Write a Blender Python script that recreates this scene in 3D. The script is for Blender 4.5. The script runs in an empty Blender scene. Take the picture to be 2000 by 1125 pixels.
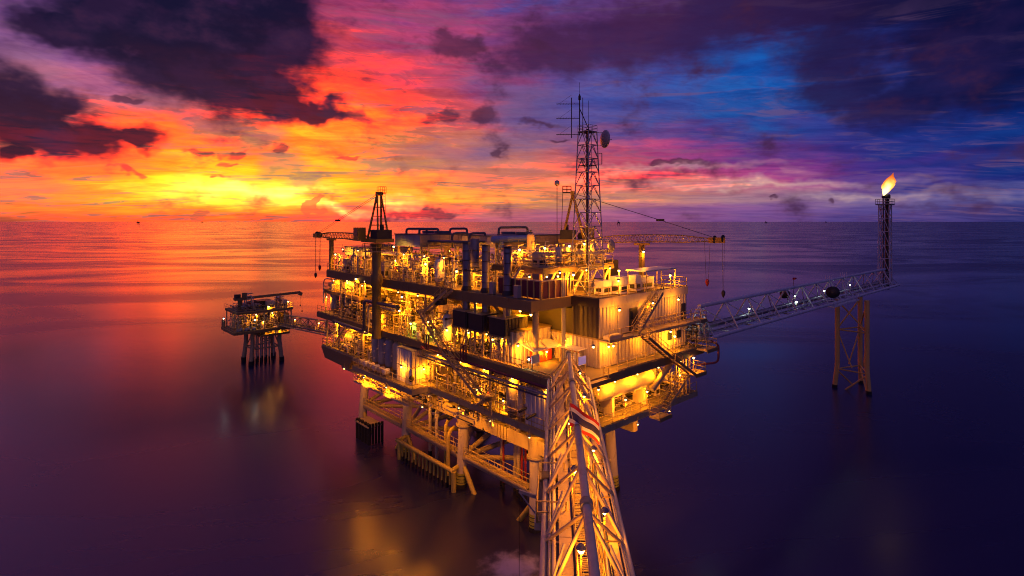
import bpy, math, random
from mathutils import Vector, Matrix
R = random.Random(7)
sc = bpy.context.scene
COL = sc.collection
rad = math.radians

# ------------------------------------------------------------------ camera
CAM_H, FOC, HOR, MID = 32.0, 1080.0, 433.0, 1000.0      # metres; focal length / horizon / centre measured on the 2000 px photograph
cam_d = bpy.data.cameras.new('camera'); cam = bpy.data.objects.new('camera', cam_d); COL.objects.link(cam)
cam.location = (0, 0, CAM_H); cam.rotation_euler = (rad(90), 0, 0)
cam_d.sensor_width = 36; cam_d.lens = FOC / 2000 * 36; cam_d.shift_y = -(562.5 - HOR) / 2000
cam_d.clip_start = .5; cam_d.clip_end = 400000
sc.camera = cam
sc.view_settings.view_transform = 'Standard'; sc.view_settings.look = 'None'
sc.view_settings.exposure = 0; sc.view_settings.gamma = 1; sc.view_settings.use_curve_mapping = False
sc.render.engine = 'CYCLES'
sc.cycles.use_denoising = True; sc.cycles.max_bounces = 5; sc.cycles.diffuse_bounces = 2; sc.cycles.glossy_bounces = 3
sc.cycles.sample_clamp_indirect = 6; sc.cycles.caustics_reflective = False; sc.cycles.caustics_refractive = False
sc.cycles.use_light_tree = True; sc.cycles.filter_width = 1.05

# ------------------------------------------------------------------ node helper
def lin(c):
    return tuple((v / 255 / 12.92 if v <= 10.3 else ((v / 255 + .055) / 1.055) ** 2.4) for v in c)
class NT:
    def __init__(s, tree): s.t = tree; s.n = tree.nodes; s.l = tree.links
    def new(s, typ, **kw):
        n = s.n.new(typ)
        for k, v in kw.items(): setattr(n, k, v)
        return n
    def put(s, sock, v):
        if v is None: return
        if isinstance(v, bpy.types.NodeSocket): s.l.new(v, sock)
        elif isinstance(v, (tuple, list)) and len(v) == 3 and sock.type == 'RGBA': sock.default_value = (*v, 1)
        else: sock.default_value = v
    def m(s, op, a, b=None, c=None, clamp=False):
        n = s.new('ShaderNodeMath', operation=op, use_clamp=clamp)
        for i, v in enumerate((a, b, c)): s.put(n.inputs[i], v)
        return n.outputs[0]
    def vm(s, op, a, b=None):
        n = s.new('ShaderNodeVectorMath', operation=op)
        s.put(n.inputs[0], a); s.put(n.inputs[1], b)
        return n.outputs['Value'] if op in ('DOT_PRODUCT', 'LENGTH') else n.outputs[0]
    def xyz(s, x, y, z=0.0):
        n = s.new('ShaderNodeCombineXYZ')
        for i, v in enumerate((x, y, z)): s.put(n.inputs[i], v)
        return n.outputs[0]
    def mix(s, f, a, b, mode='MIX'):
        n = s.new('ShaderNodeMix', data_type='RGBA', blend_type=mode)
        s.put(n.inputs[0], f); s.put(n.inputs[6], a); s.put(n.inputs[7], b)
        return n.outputs[2]
    def step(s, v, lo, hi, a=0.0, b=1.0, interp='SMOOTHSTEP'):
        n = s.new('ShaderNodeMapRange', interpolation_type=interp)
        s.put(n.inputs[0], v); s.put(n.inputs[1], lo); s.put(n.inputs[2], hi); s.put(n.inputs[3], a); s.put(n.inputs[4], b)
        return n.outputs[0]
    def noise(s, v, scale, detail=4, rough=.55, dist=0.0, dims='2D'):
        n = s.new('ShaderNodeTexNoise', noise_dimensions=dims)
        s.put(n.inputs['Vector'], v)
        n.inputs['Scale'].default_value = scale; n.inputs['Detail'].default_value = detail
        n.inputs['Roughness'].default_value = rough; n.inputs['Distortion'].default_value = dist
        return n.outputs[0], n.outputs[1]
    def ramp(s, v, stops, interp='LINEAR'):
        n = s.new('ShaderNodeValToRGB'); n.color_ramp.interpolation = interp
        e = n.color_ramp.elements
        while len(e) < len(stops): e.new(.5)
        for i, (p, c) in enumerate(sorted(stops)): e[i].position = p; e[i].color = (*c, 1)
        s.put(n.inputs[0], v)
        return n.outputs[0]

# ------------------------------------------------------------------ sky
SUN_AZ, SUN_EL = math.atan((510 - MID) / FOC), rad(2.2)
def pix_dir(px, py):
    a, b = (px - MID) / FOC, (HOR - py) / FOC
    return math.atan(a), math.atan(b / math.sqrt(1 + a * a))
SKY_X = [0, 125, 250, 375, 500, 625, 750, 875, 1000, 1125, 1250, 1375, 1500, 1625, 1750, 1875, 2000]
SKY_Y = [430, 412, 390, 370, 350, 315, 280, 240, 200, 150, 100, 50, 0]
# colours of the evening sky behind the dark clouds, from the horizon upwards, west to north
SKY_C = [
 [(215,95,62),(228,100,55),(238,105,52),(240,108,50),(240,112,50),(228,90,72),(215,84,84),(205,88,100),(190,98,118),(172,92,130),(152,86,136),(130,80,138),(112,74,138),(92,68,134),(72,60,128),(58,54,120),(46,48,112)],
 [(228,120,70),(238,128,58),(248,145,48),(252,160,48),(254,168,50),(240,118,70),(232,105,80),(220,112,92),(205,112,110),(182,104,126),(160,94,136),(138,86,142),(118,80,145),(96,74,142),(78,68,138),(64,62,130),(52,54,120)],
 [(232,140,84),(246,160,60),(254,190,50),(255,214,60),(255,232,110),(254,196,56),(254,184,60),(246,170,70),(240,166,84),(228,152,100),(214,140,114),(186,128,128),(158,118,140),(130,108,150),(108,98,154),(88,86,148),(70,74,138)],
 [(236,128,88),(246,148,62),(254,196,44),(255,222,50),(255,226,70),(254,190,46),(250,170,58),(240,160,76),(232,150,90),(232,140,96),(228,134,108),(206,128,128),(190,130,138),(160,120,150),(136,112,158),(98,92,152),(76,80,146)],
 [(240,134,92),(246,140,66),(255,170,46),(255,200,40),(255,208,44),(250,180,50),(240,150,66),(220,130,88),(222,126,94),(240,120,84),(232,92,104),(212,80,124),(186,68,134),(128,54,138),(64,46,138),(40,44,130),(28,42,122)],
 [(245,128,80),(250,126,64),(255,140,54),(255,158,44),(255,180,40),(250,178,50),(236,160,70),(206,130,94),(200,120,104),(222,104,96),(206,72,116),(162,60,130),(116,54,132),(72,46,130),(46,42,128),(26,44,124),(18,46,122)],
 [(246,126,84),(250,116,70),(255,118,62),(255,128,56),(255,150,46),(255,172,44),(255,162,54),(222,130,88),(160,108,128),(150,84,126),(132,70,132),(96,60,132),(70,54,132),(50,48,130),(40,46,130),(22,50,130),(14,52,130)],
 [(214,118,122),(228,114,110),(240,108,92),(250,106,74),(255,114,62),(255,126,50),(255,104,58),(236,88,78),(122,86,136),(96,82,148),(78,66,140),(52,66,146),(38,66,148),(44,56,138),(44,48,130),(22,44,124),(10,44,122)],
 [(196,118,150),(208,116,142),(220,114,126),(244,110,98),(255,108,74),(255,96,60),(255,90,64),(232,84,82),(122,84,140),(78,84,158),(58,84,164),(26,84,164),(22,80,160),(38,62,142),(46,48,126),(20,38,112),(8,36,108)],
 [(172,108,156),(178,104,150),(186,96,140),(214,96,112),(240,86,80),(250,82,66),(250,80,74),(228,76,88),(134,74,126),(80,74,152),(56,78,164),(22,88,174),(16,90,180),(36,66,150),(40,46,126),(12,30,98),(6,28,94)],
 [(150,98,158),(150,92,150),(148,86,140),(170,76,116),(202,70,92),(222,72,84),(226,74,92),(196,68,106),(150,60,112),(100,58,124),(72,58,132),(38,76,160),(16,92,182),(28,62,144),(34,38,112),(10,22,82),(4,20,78)],
 [(128,84,146),(124,76,136),(118,68,126),(124,60,112),(150,58,100),(178,62,98),(190,66,106),(170,64,114),(124,62,122),(92,54,120),(80,50,116),(50,60,134),(36,58,134),(34,44,112),(26,26,84),(10,16,66),(4,16,66)],
 [(108,70,132),(104,64,124),(98,58,118),(96,52,110),(104,50,106),(128,56,112),(146,62,122),(130,66,130),(70,84,164),(88,60,130),(92,50,112),(72,44,104),(56,36,92),(38,26,76),(22,16,60),(10,14,58),(6,14,58)],
]
def sky_at(px, py):
    px = min(max(px, 0), 2000); py = min(max(py, 0), 430)
    i = min(int(px / 125), 15); fx = px / 125 - i
    j = 0
    while j < len(SKY_Y) - 2 and py < SKY_Y[j + 1]: j += 1
    fy = (SKY_Y[j] - py) / (SKY_Y[j] - SKY_Y[j + 1])
    g = lambda jj: [SKY_C[jj][i][k] * (1 - fx) + SKY_C[jj][i + 1][k] * fx for k in range(3)]
    a, b = g(j), g(j + 1)
    return [a[k] * (1 - fy) + b[k] * fy for k in range(3)]
world = bpy.data.worlds.new('World'); sc.world = world; world.use_nodes = True
N = NT(world.node_tree); N.n.clear()
D = N.new('ShaderNodeTexCoord').outputs['Generated']
sp = N.new('ShaderNodeSeparateXYZ'); N.put(sp.inputs[0], D); DX, DY, DZ = sp.outputs
AZ = N.m('ARCTAN2', DX, DY); EL = N.m('ARCSINE', DZ); EL = N.m('MAXIMUM', EL, 0.0)
AE = N.xyz(AZ, EL)
# slow drifting warp, flatter towards the horizon, so that no colour boundary is smooth
flat = N.m('DIVIDE', 1.0, N.m('ADD', DZ, .10))
CP = N.xyz(N.m('MULTIPLY', DX, flat), N.m('MULTIPLY', DY, flat))       # the cloud sheet seen in perspective
w1, w1c = N.noise(CP, .9, 3, .6)
w2, w2c = N.noise(N.xyz(N.m('MULTIPLY', AZ, 4.0), N.m('MULTIPLY', EL, 22.0)), 1.6, 4, .62)
s1 = N.new('ShaderNodeSeparateColor'); N.put(s1.inputs[0], w1c)
s2 = N.new('ShaderNodeSeparateColor'); N.put(s2.inputs[0], w2c)
hz = N.step(EL, .0, .22, .15, 1.0)
AZw = N.m('ADD', AZ, N.m('MULTIPLY', N.m('ADD', N.m('SUBTRACT', s1.outputs[0], .5), N.m('SUBTRACT', s2.outputs[0], .5)), .16))
ELw = N.m('ADD', EL, N.m('MULTIPLY', N.m('MULTIPLY', N.m('ADD', N.m('SUBTRACT', s1.outputs[1], .5), N.m('SUBTRACT', s2.outputs[1], .5)), .13), hz))
FAC = N.m('ADD', N.m('DIVIDE', AZw, 2 * math.pi), .5)
ROWS = [.002, .018, .038, .058, .080, .112, .15, .19, .235, .285, .34, .40]
azs = [rad(a) for a in (-43, -38, -33, -28, -24, -19.5, -15, -10, -5, 0, 5, 10, 15, 19.5, 24, 28, 33, 38, 43)]
DUSK_W, DUSK_N, DUSK_E = (140, 84, 130), (34, 44, 104), (104, 98, 158)
def row_ramp(e):
    st = []
    for a in azs:
        px = MID + FOC * math.tan(a); py = HOR - FOC * math.tan(e) / math.cos(a)
        st.append((a / (2 * math.pi) + .5, lin(sky_at(px, py))))
    k = min(1, e / .4)
    st += [(rad(-95) / (2 * math.pi) + .5, lin([DUSK_W[i] * .75 for i in range(3)])), (rad(95) / (2 * math.pi) + .5, lin(DUSK_N)), (0.0, lin(DUSK_E)), (1.0, lin(DUSK_E))]
    return N.ramp(FAC, st, 'EASE')
colr = row_ramp(ROWS[0])
for a, b in zip(ROWS, ROWS[1:]):
    colr = N.mix(N.step(ELw, a, b), colr, row_ramp(b))
colr = N.mix(N.step(ELw, .40, .75), colr, lin((44, 31, 86)))
colr = N.mix(N.step(EL, .85, 1.35), colr, lin((116, 104, 168)))
# thin sheets and ripples of high cloud
c1, _ = N.noise(N.xyz(N.m('MULTIPLY', DX, N.m('MULTIPLY', flat, 1.0)), N.m('MULTIPLY', DY, N.m('MULTIPLY', flat, 2.6)), 3.0), 1.5, 6, .62, .6)
c2, _ = N.noise(N.xyz(N.m('ADD', N.m('MULTIPLY', AZ, 2.2), N.m('MULTIPLY', EL, 3.0)), N.m('MULTIPLY', EL, 26.0), 5.0), 2.1, 6, .6, .4)
c3, _ = N.noise(N.xyz(N.m('MULTIPLY', AZ, 9.0), N.m('ADD', N.m('MULTIPLY', EL, 34.0), N.m('MULTIPLY', AZ, 5.0)), 9.0), 2.4, 3, .65, 1.2)
colr = N.mix(1.0, colr, N.ramp(c1, [(.30, (.80, .76, .84)), (.50, (1, 1, 1)), (.68, (1.12, 1.06, 1.02))]), 'MULTIPLY')
colr = N.mix(1.0, colr, N.ramp(c2, [(.32, (.84, .78, .86)), (.50, (1, .98, 1)), (.66, (1.14, 1.09, 1.03))]), 'MULTIPLY')
colr = N.mix(N.step(EL, .05, .16), colr, N.mix(1.0, colr, N.ramp(c3, [(.36, (.92, .87, .92)), (.6, (1.05, 1.04, 1.03))]), 'MULTIPLY'))
# mauve veils between the bright bands
veil = N.m('MULTIPLY', N.step(c2, .54, .40), N.step(N.m('ADD', c1, N.m('MULTIPLY', c2, .3)), .60, .78))
colr = N.mix(N.m('MULTIPLY', veil, .45), colr, lin((120, 84, 118)))
# brightest gaps around the sunken sun
def blob2(px, py, rx, ry, rot=0.0):            # squared distance in units of the radius
    a, e = pix_dir(px, py); k = math.cos(a) / FOC
    sx, sy = 1 / (rx * k * math.cos(a)), 1 / (ry * k)
    n = N.new('ShaderNodeVectorMath', operation='MULTIPLY_ADD')
    N.put(n.inputs[0], WV); n.inputs[1].default_value = (sx, sy, 0); n.inputs[2].default_value = (-a * sx, -e * sy, 0)
    return N.vm('DOT_PRODUCT', n.outputs[0], n.outputs[0])
def blob(*a): return N.m('SUBTRACT', 1.0, N.m('SQRT', N.m('MINIMUM', blob2(*a), 1.0)))
d1, d1c = N.noise(N.xyz(N.m('MULTIPLY', AZ, 1.0), N.m('MULTIPLY', EL, 1.5), 2.0), 7.0, 4, .62)
dv = N.vm('SUBTRACT', d1c, (.5, .5, .5))
WV = N.vm('ADD', AE, N.vm('MULTIPLY', dv, (.12, .07, 0)))
for px, py, rx, ry, k in ((510, 380, 130, 22, 1.6), (510, 382, 46, 9, 2.0), (470, 372, 240, 40, .5), (640, 408, 120, 12, .7), (765, 394, 70, 14, .7), (420, 366, 120, 16, .5), (1260, 338, 300, 11, .6), (1440, 362, 420, 12, .55), (1700, 376, 420, 10, .35)):
    g = N.m('MULTIPLY', N.m('POWER', blob(px, py, rx, ry), 1.3), N.step(c2, .36, .60, .45, 1.0))
    colr = N.mix(N.m('MULTIPLY', g, k, clamp=True), colr, (1.3, .92, .42) if px < 1000 else (.86, .55, .44))
# pale shafts and mauve haze below the big cloud
def cloud_field(lst):
    acc = None
    for it in lst:
        g = blob2(*it)
        acc = g if acc is None else N.m('MINIMUM', acc, g)
    return N.m('SUBTRACT', 1.0, N.m('SQRT', N.m('MINIMUM', acc, 1.0)))
vf = cloud_field([(430, 245, 110, 40), (490, 275, 80, 42), (545, 315, 66, 42), (575, 350, 50, 30), (860, 305, 190, 34), (960, 290, 130, 34), (760, 330, 130, 20), (1010, 205, 110, 60), (60, 130, 130, 60), (300, 215, 120, 22)])
colr = N.mix(N.m('MULTIPLY', N.step(N.m('ADD', vf, N.m('MULTIPLY', N.m('SUBTRACT', c1, .5), 1.1)), -.05, .9), .50), colr, N.mix(N.step(AZ, -.45, .05), lin((150, 98, 118)), lin((104, 84, 132))))
# the film clipped the glow: the brightest reds and yellows carry more light than they show
sc3 = N.new('ShaderNodeSeparateColor'); N.put(sc3.inputs[0], colr)
cc3 = N.new('ShaderNodeCombineColor')
N.put(cc3.inputs[0], N.m('MULTIPLY', sc3.outputs[0], N.m('ADD', 1.0, N.m('MULTIPLY', N.step(sc3.outputs[0], .62, .98, 0.0, 4.2), N.step(EL, .30, .10, .2, 1.0)))))
N.put(cc3.inputs[1], N.m('MULTIPLY', sc3.outputs[1], N.step(sc3.outputs[1], .20, .85, 1.0, 1.9))); N.put(cc3.inputs[2], N.m('MULTIPLY', sc3.outputs[2], N.step(sc3.outputs[0], .62, .98, 1.0, .72)))
colr = cc3.outputs[0]
# heavy dark clouds, near and low
big = cloud_field([(330, 55, 330, 120), (430, 130, 260, 120), (545, 60, 150, 150), (500, 195, 190, 60, -.1), (610, 215, 110, 34), (150, 60, 140, 60, -.5),
    (15, 215, 150, 110), (110, 265, 210, 62, -.12), (230, 270, 120, 30, -.12), (20, 295, 90, 26)])
fl, _ = N.noise(N.xyz(AZ, N.m('MULTIPLY', EL, 1.7), 4.0), 11, 4, .58)
bd = N.m('ADD', big, N.m('MULTIPLY', N.m('SUBTRACT', fl, .5), .70))
bm = N.step(bd, -.04, .50)
cl_col = N.mix(N.step(N.m('ADD', EL, N.m('MULTIPLY', N.m('SUBTRACT', fl, .5), .22)), .12, .30), lin((44, 19, 46)), lin((11, 13, 46)))
cl_col = N.mix(N.step(fl, .46, .70, 0.0, .35), cl_col, lin((56, 34, 70)))
cl_col = N.mix(N.step(bd, .04, .26), lin((112, 48, 64)), cl_col)
cl_col = N.mix(N.step(d1, .46, .64, 0.0, .35), cl_col, lin((56, 28, 66)))
colr = N.mix(N.m('MULTIPLY', bm, .98), colr, cl_col)
rt = cloud_field([(1250, 70, 360, 90), (1090, 95, 170, 70), (1470, 20, 330, 80), (1620, 110, 170, 70), (1640, 175, 170, 50), (1800, 190, 220, 90), (1930, 90, 260, 170), (1750, -10, 520, 100)])
rm = N.step(N.m('ADD', rt, N.m('MULTIPLY', N.m('SUBTRACT', fl, .5), .8)), .0, .62)
rcol = N.mix(N.step(AZ, .15, .72), lin((64, 30, 68)), lin((6, 12, 56)))
rcol = N.mix(N.step(d1, .40, .66, 0.0, .55), rcol, lin((40, 26, 72)))
colr = N.mix(N.m('MULTIPLY', rm, .84), colr, rcol)
sm = cloud_field([(890, 95, 85, 42), (960, 215, 48, 38), (690, 222, 60, 22), (640, 215, 40, 20), (405, 295, 32, 10), (455, 298, 27, 13), (457, 318, 20, 10), (250, 327, 34, 10), (1040, 240, 60, 14),
    (975, 300, 22, 13), (445, 344, 22, 6), (535, 296, 30, 10), (700, 315, 45, 7), (860, 225, 40, 18), (1280, 330, 34, 9), (1330, 330, 90, 10), (1512, 390, 20, 6), (1630, 391, 16, 11), (1075, 270, 40, 8), (830, 410, 110, 13), (240, 208, 70, 10)])
sm = N.step(N.m('ADD', sm, N.m('MULTIPLY', N.m('SUBTRACT', fl, .5), 1.5)), .12, .60)
colr = N.mix(N.m('MULTIPLY', sm, .74), colr, lin((70, 34, 62)))
cu = cloud_field([(598, 416, 22, 16), (614, 410, 18, 16), (610, 424, 40, 10), (360, 422, 24, 14)])
cu = N.step(N.m('ADD', cu, N.m('MULTIPLY', N.m('SUBTRACT', fl, .5), .6)), .2, .4)
colr = N.mix(N.m('MULTIPLY', cu, .75), colr, lin((206, 92, 66)))
nish = N.new('ShaderNodeTexSky', sky_type='NISHITA', sun_disc=False, sun_elevation=SUN_EL, sun_rotation=SUN_AZ)
bg1 = N.new('ShaderNodeBackground'); N.put(bg1.inputs[0], nish.outputs[0]); bg1.inputs[1].default_value = .001
bg2 = N.new('ShaderNodeBackground'); N.put(bg2.inputs[0], colr); bg2.inputs[1].default_value = 1.0
ad = N.new('ShaderNodeAddShader'); N.l.new(bg1.outputs[0], ad.inputs[0]); N.l.new(bg2.outputs[0], ad.inputs[1])
wo = N.new('ShaderNodeOutputWorld'); N.l.new(ad.outputs[0], wo.inputs[0])
world.cycles.sampling_method = 'NONE'

sun_d = bpy.data.lights.new('sun', 'SUN'); sun = bpy.data.objects.new('sun', sun_d); COL.objects.link(sun)
sun_d.energy = .03; sun_d.angle = rad(60); sun_d.color = (1, .46, .14)
sdir = Vector((math.sin(SUN_AZ) * math.cos(SUN_EL), math.cos(SUN_AZ) * math.cos(SUN_EL), math.sin(SUN_EL)))
sun.rotation_euler = (-sdir).to_track_quat('-Z', 'Y').to_euler()
# ------------------------------------------------------------------ materials (colour, grain and wear, a few with shade or glow put in)
MT = {}
def material(name, col, rough=.55, metal=0.0, vary=.25, wear=None, wamt=.35, scale=.8, streak=True, emit=None, strength=0.0):
    mt = bpy.data.materials.new(name); mt.use_nodes = True
    n = NT(mt.node_tree); b = n.n['Principled BSDF']
    g = n.new('ShaderNodeNewGeometry').outputs['Position']
    mp = n.new('ShaderNodeMapping'); n.put(mp.inputs[0], g); mp.inputs['Scale'].default_value = (1, 1, .35 if streak else 1)
    f, _ = n.noise(mp.outputs[0], scale, 5, .65, dims='3D')
    c = n.ramp(f, [(.25, tuple(v * (1 - vary) for v in col)), (.5, col), (.75, tuple(min(.95, v * (1 + vary * .6)) for v in col))])
    if wear:
        f2, _ = n.noise(mp.outputs[0], scale * 2.3, 6, .7, dims='3D')
        c = n.mix(n.m('MULTIPLY', n.step(f2, .56, .70), wamt), c, wear)
    n.put(b.inputs['Base Color'], c)
    n.put(b.inputs['Roughness'], n.step(f, .3, .7, max(.05, rough - .12), min(1, rough + .12)))
    b.inputs['Metallic'].default_value = metal
    if emit:
        b.inputs['Emission Color'].default_value = (*emit, 1); b.inputs['Emission Strength'].default_value = strength
    MT[name] = mt
RUST = (.16, .055, .02)
material('cream', (.64, .55, .36), .5, wear=RUST, wamt=.45)
material('white', (.74, .72, .68), .5, wear=RUST, wamt=.25)
material('structure', (.46, .37, .20), .55, wear=RUST, wamt=.5)
material('jacket_yellow', (.60, .47, .08), .55, wear=RUST, wamt=.6)
material('girder', (.25, .18, .075), .6, wear=RUST, wamt=.5)
material('deck_plate', (.17, .14, .10), .75, wear=(.3, .24, .14), wamt=.3)
material('pipe', (.52, .47, .38), .42, wear=RUST, wamt=.35)
material('dark_pipe', (.075, .085, .13), .4)
material('rail', (.62, .46, .13), .5)
material('galvanised', (.40, .40, .43), .45, .5)
material('stack_steel', (.22, .20, .21), .42, .7, wear=(.10, .07, .06), wamt=.6)
material('pedestal_brown', (.20, .15, .05), .55, wear=RUST, wamt=.5)
material('dark_steel', (.04, .036, .034), .6)
material('vessel_blue', (.27, .31, .42), .45, wear=(.5, .48, .5), wamt=.3)
material('panel_blue', (.16, .25, .52), .45)
material('red', (.40, .035, .02), .45, wear=(.12, .02, .01), wamt=.4)
material('maroon', (.16, .03, .05), .55)
material('crane_yellow', (.50, .31, .03), .5, wear=RUST, wamt=.5)
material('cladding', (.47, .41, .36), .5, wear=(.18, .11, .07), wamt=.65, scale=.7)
material('cladding_dark_shaded', (.042, .030, .030), .5, wear=(.12, .08, .08), wamt=.4, scale=.5)  # shade on the quarters' side wall put into the colour
material('tray', (.64, .48, .24), .6, wear=RUST, wamt=.3)
material('black', (.015, .015, .016), .5)
material('growth', (.022, .018, .014), .85, wear=(.10, .09, .07), wamt=.6, scale=3)
material('yellow_band', (.55, .50, .05), .6, wear=(.05, .05, .03), wamt=.5, scale=2)
material('glass', (.02, .03, .05), .1)
material('bridge_white', (.68, .58, .40), .45, wear=RUST, wamt=.25)
material('flare_white', (.58, .58, .66), .45, wear=RUST, wamt=.2)
material('support_ochre', (.74, .47, .13), .55, wear=RUST, wamt=.4)
material('flag_red', (.55, .02, .03), .8, streak=False)
material('flag_white', (.75, .72, .72), .8, streak=False)
material('flag_blue', (.03, .03, .16), .8, streak=False)
material('lamp_hood', (.10, .12, .24), .4)
SOD, COOL, GREEN = (1.0, .288, .004), (.75, .95, 1.0), (.50, .95, .06)
material('bulb_sodium', (.9, .6, .3), emit=(1.0, .47, .09), strength=24)
material('bulb_cool', (.8, .9, .9), emit=(.78, 1.0, .86), strength=16)
material('bulb_green', (.8, .9, .6), emit=(.75, 1.0, .25), strength=16)
material('board_glow', (.05, .05, .2), emit=(.22, .22, .62), strength=.45)  # blue glow put into a notice board that is no lamp

# ------------------------------------------------------------------ the place's frame: x along the platform's short face, y along its long face
FA = math.atan2(.672, .741); FO = Vector((2.39, 57.4, 0))
VX, UY = Vector((math.cos(FA), math.sin(FA), 0)), Vector((-math.sin(FA), math.cos(FA), 0))
FRAME = [FO, FA]
def W(p):
    c, s = math.cos(FRAME[1]), math.sin(FRAME[1])
    return Vector((FRAME[0].x + p[0] * c - p[1] * s, FRAME[0].y + p[0] * s + p[1] * c, p[2]))
def PX(w): return MID + FOC * w.x / max(w.y, .1)
CAML = (-40.33, -40.91, 32.0)
def at(px, py, x=None, y=None, z=None):      # a point of the photograph on a known plane of the platform
    d = Vector(((px - MID) / FOC, 1, -(py - HOR) / FOC)); dl = (d.dot(VX), d.dot(UY), d.z)
    k = (x - CAML[0]) / dl[0] if x is not None else (y - CAML[1]) / dl[1] if y is not None else (z - CAML[2]) / dl[2]
    return tuple(CAML[i] + k * dl[i] for i in range(3))

class MB:
    def __init__(s): s.v = []; s.f = []; s.sm = []
    def add(s, vs, fs, smooth=False):
        o = len(s.v); s.v += [Vector(v) for v in vs]; s.f += [tuple(i + o for i in f) for f in fs]; s.sm += [smooth] * len(fs); return s
    def box(s, x0, y0, z0, x1, y1, z1):
        x0, x1 = sorted((x0, x1)); y0, y1 = sorted((y0, y1)); z0, z1 = sorted((z0, z1))
        return s.add([(x, y, z) for z in (z0, z1) for x, y in ((x0, y0), (x1, y0), (x1, y1), (x0, y1))],
            [(3, 2, 1, 0), (4, 5, 6, 7), (0, 1, 5, 4), (1, 2, 6, 5), (2, 3, 7, 6), (3, 0, 4, 7)])
    def ring(s, c, a, b, r, n): return [c + a * (r * math.cos(2 * math.pi * i / n)) + b * (r * math.sin(2 * math.pi * i / n)) for i in range(n)]
    def basis(s, d):
        d = d.normalized(); a = Vector((0, 0, 1)) if abs(d.z) < .9 else Vector((1, 0, 0))
        a = (a - d * a.dot(d)).normalized(); return a, d.cross(a)
    def tube(s, p, q, r, n=8, r2=None, caps=True):
        p, q = Vector(p), Vector(q); a, b = s.basis(q - p)
        s.add(s.ring(p, a, b, r, n) + s.ring(q, a, b, r if r2 is None else r2, n), [(i, (i + 1) % n, n + (i + 1) % n, n + i) for i in range(n)], True)
        if caps: s.add(s.v[-2 * n:], [tuple(range(n))[::-1], tuple(range(n, 2 * n))])
        return s
    def path(s, pts, r, n=8, bend=None):
        pts = [Vector(p) for p in pts]; bend = bend or r * 3; out = [pts[0]]
        for i in range(1, len(pts) - 1):
            a, b, c = pts[i - 1], pts[i], pts[i + 1]; k = min(bend, (a - b).length * .45, (c - b).length * .45)
            p, q = b + (a - b).normalized() * k, b + (c - b).normalized() * k
            for t in (0, .33, .67, 1): out.append(p * (1 - t) ** 2 + b * 2 * t * (1 - t) + q * t * t)
        out.append(pts[-1]); rings = []; a = None
        for i, p in enumerate(out):
            d = (out[min(i + 1, len(out) - 1)] - out[max(i - 1, 0)])
            if d.length < 1e-6: d = Vector((0, 0, 1))
            d.normalize()
            if a is None: a, b = s.basis(d)
            else:
                a = a - d * a.dot(d)
                a = a.normalized() if a.length > 1e-4 else s.basis(d)[0]
                b = d.cross(a)
            rings += s.ring(p, a, b, r, n)
        m = len(out)
        s.add(rings, [(j * n + i, j * n + (i + 1) % n, (j + 1) * n + (i + 1) % n, (j + 1) * n + i) for j in range(m - 1) for i in range(n)], True)
        return s.add(rings[:n] + rings[-n:], [tuple(range(n))[::-1], tuple(range(n, 2 * n))])
    def beam(s, p, q, w, h):
        p, q = Vector(p), Vector(q); d = (q - p).normalized()
        up = Vector((0, 0, 1)) if abs(d.z) < .95 else Vector((0, 1, 0))
        a = d.cross(up).normalized() * w / 2; b = a.cross(d).normalized() * h / 2
        return s.add([p - a - b, p + a - b, p + a + b, p - a + b, q - a - b, q + a - b, q + a + b, q - a + b],
            [(0, 1, 2, 3), (7, 6, 5, 4), (1, 0, 4, 5), (2, 1, 5, 6), (3, 2, 6, 7), (0, 3, 7, 4)])
    def lathe(s, c, prof, n=12, axis='z'):
        c = Vector(c); ax = {'z': Vector((0, 0, 1)), 'x': Vector((1, 0, 0)), 'y': Vector((0, 1, 0))}[axis]; a, b = s.basis(ax)
        vs = []
        for r, h in prof: vs += s.ring(c + ax * h, a, b, max(r, .001), n)
        m = len(prof)
        s.add(vs, [(j * n + i, j * n + (i + 1) % n, (j + 1) * n + (i + 1) % n, (j + 1) * n + i) for j in range(m - 1) for i in range(n)], True)
        return s.add(vs[:n] + vs[-n:], [tuple(range(n))[::-1], tuple(range(n, 2 * n))])
    def rail(s, pts, h=1.1, r=.035, gap=1.6, mid=True, toe=True):
        pts = [Vector(p) for p in pts]; up = Vector((0, 0, 1))
        for p, q in zip(pts, pts[1:]):
            k = max(1, round((q - p).length / gap))
            for z in ((h, h * .52) if mid else (h,)): s.tube(p + up * z, q + up * z, r, 5, caps=False)
            for i in range(k + 1): s.tube(p.lerp(q, i / k), p.lerp(q, i / k) + up * h, r, 5, caps=False)
            if toe: s.beam(p + up * .06, q + up * .06, .02, .13)
        return s
    def out(s, name, mat, parent=None, base=None, world=False):
        """link everything collected as ONE mesh object"""
        ws = s.v if world else [W(v) for v in s.v]
        if parent is not None: o0 = ORG[parent.name]
        else:
            lo = [min(v[i] for v in ws) for i in range(3)]; hi = [max(v[i] for v in ws) for i in range(3)]
            o0 = Vector(((lo[0] + hi[0]) / 2, (lo[1] + hi[1]) / 2, lo[2]))
        me = bpy.data.meshes.new(name); me.from_pydata([v - o0 for v in ws], [], s.f)
        me.polygons.foreach_set('use_smooth', s.sm); me.materials.append(MT[mat]); me.update()
        o = bpy.data.objects.new(name, me); COL.objects.link(o)
        if parent is not None: o.parent = parent
        else: o.location = o0
        ORG[o.name] = o0; s.o0 = o0
        return o
ORG = {}
AUTO = []
def thing(name, label, cat, pos, group=None):
    o = bpy.data.objects.new(name, None); o.empty_display_size = .3; COL.objects.link(o)
    o.location = W(pos); ORG[o.name] = W(pos); tag(o, label, cat, group); return o
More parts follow.
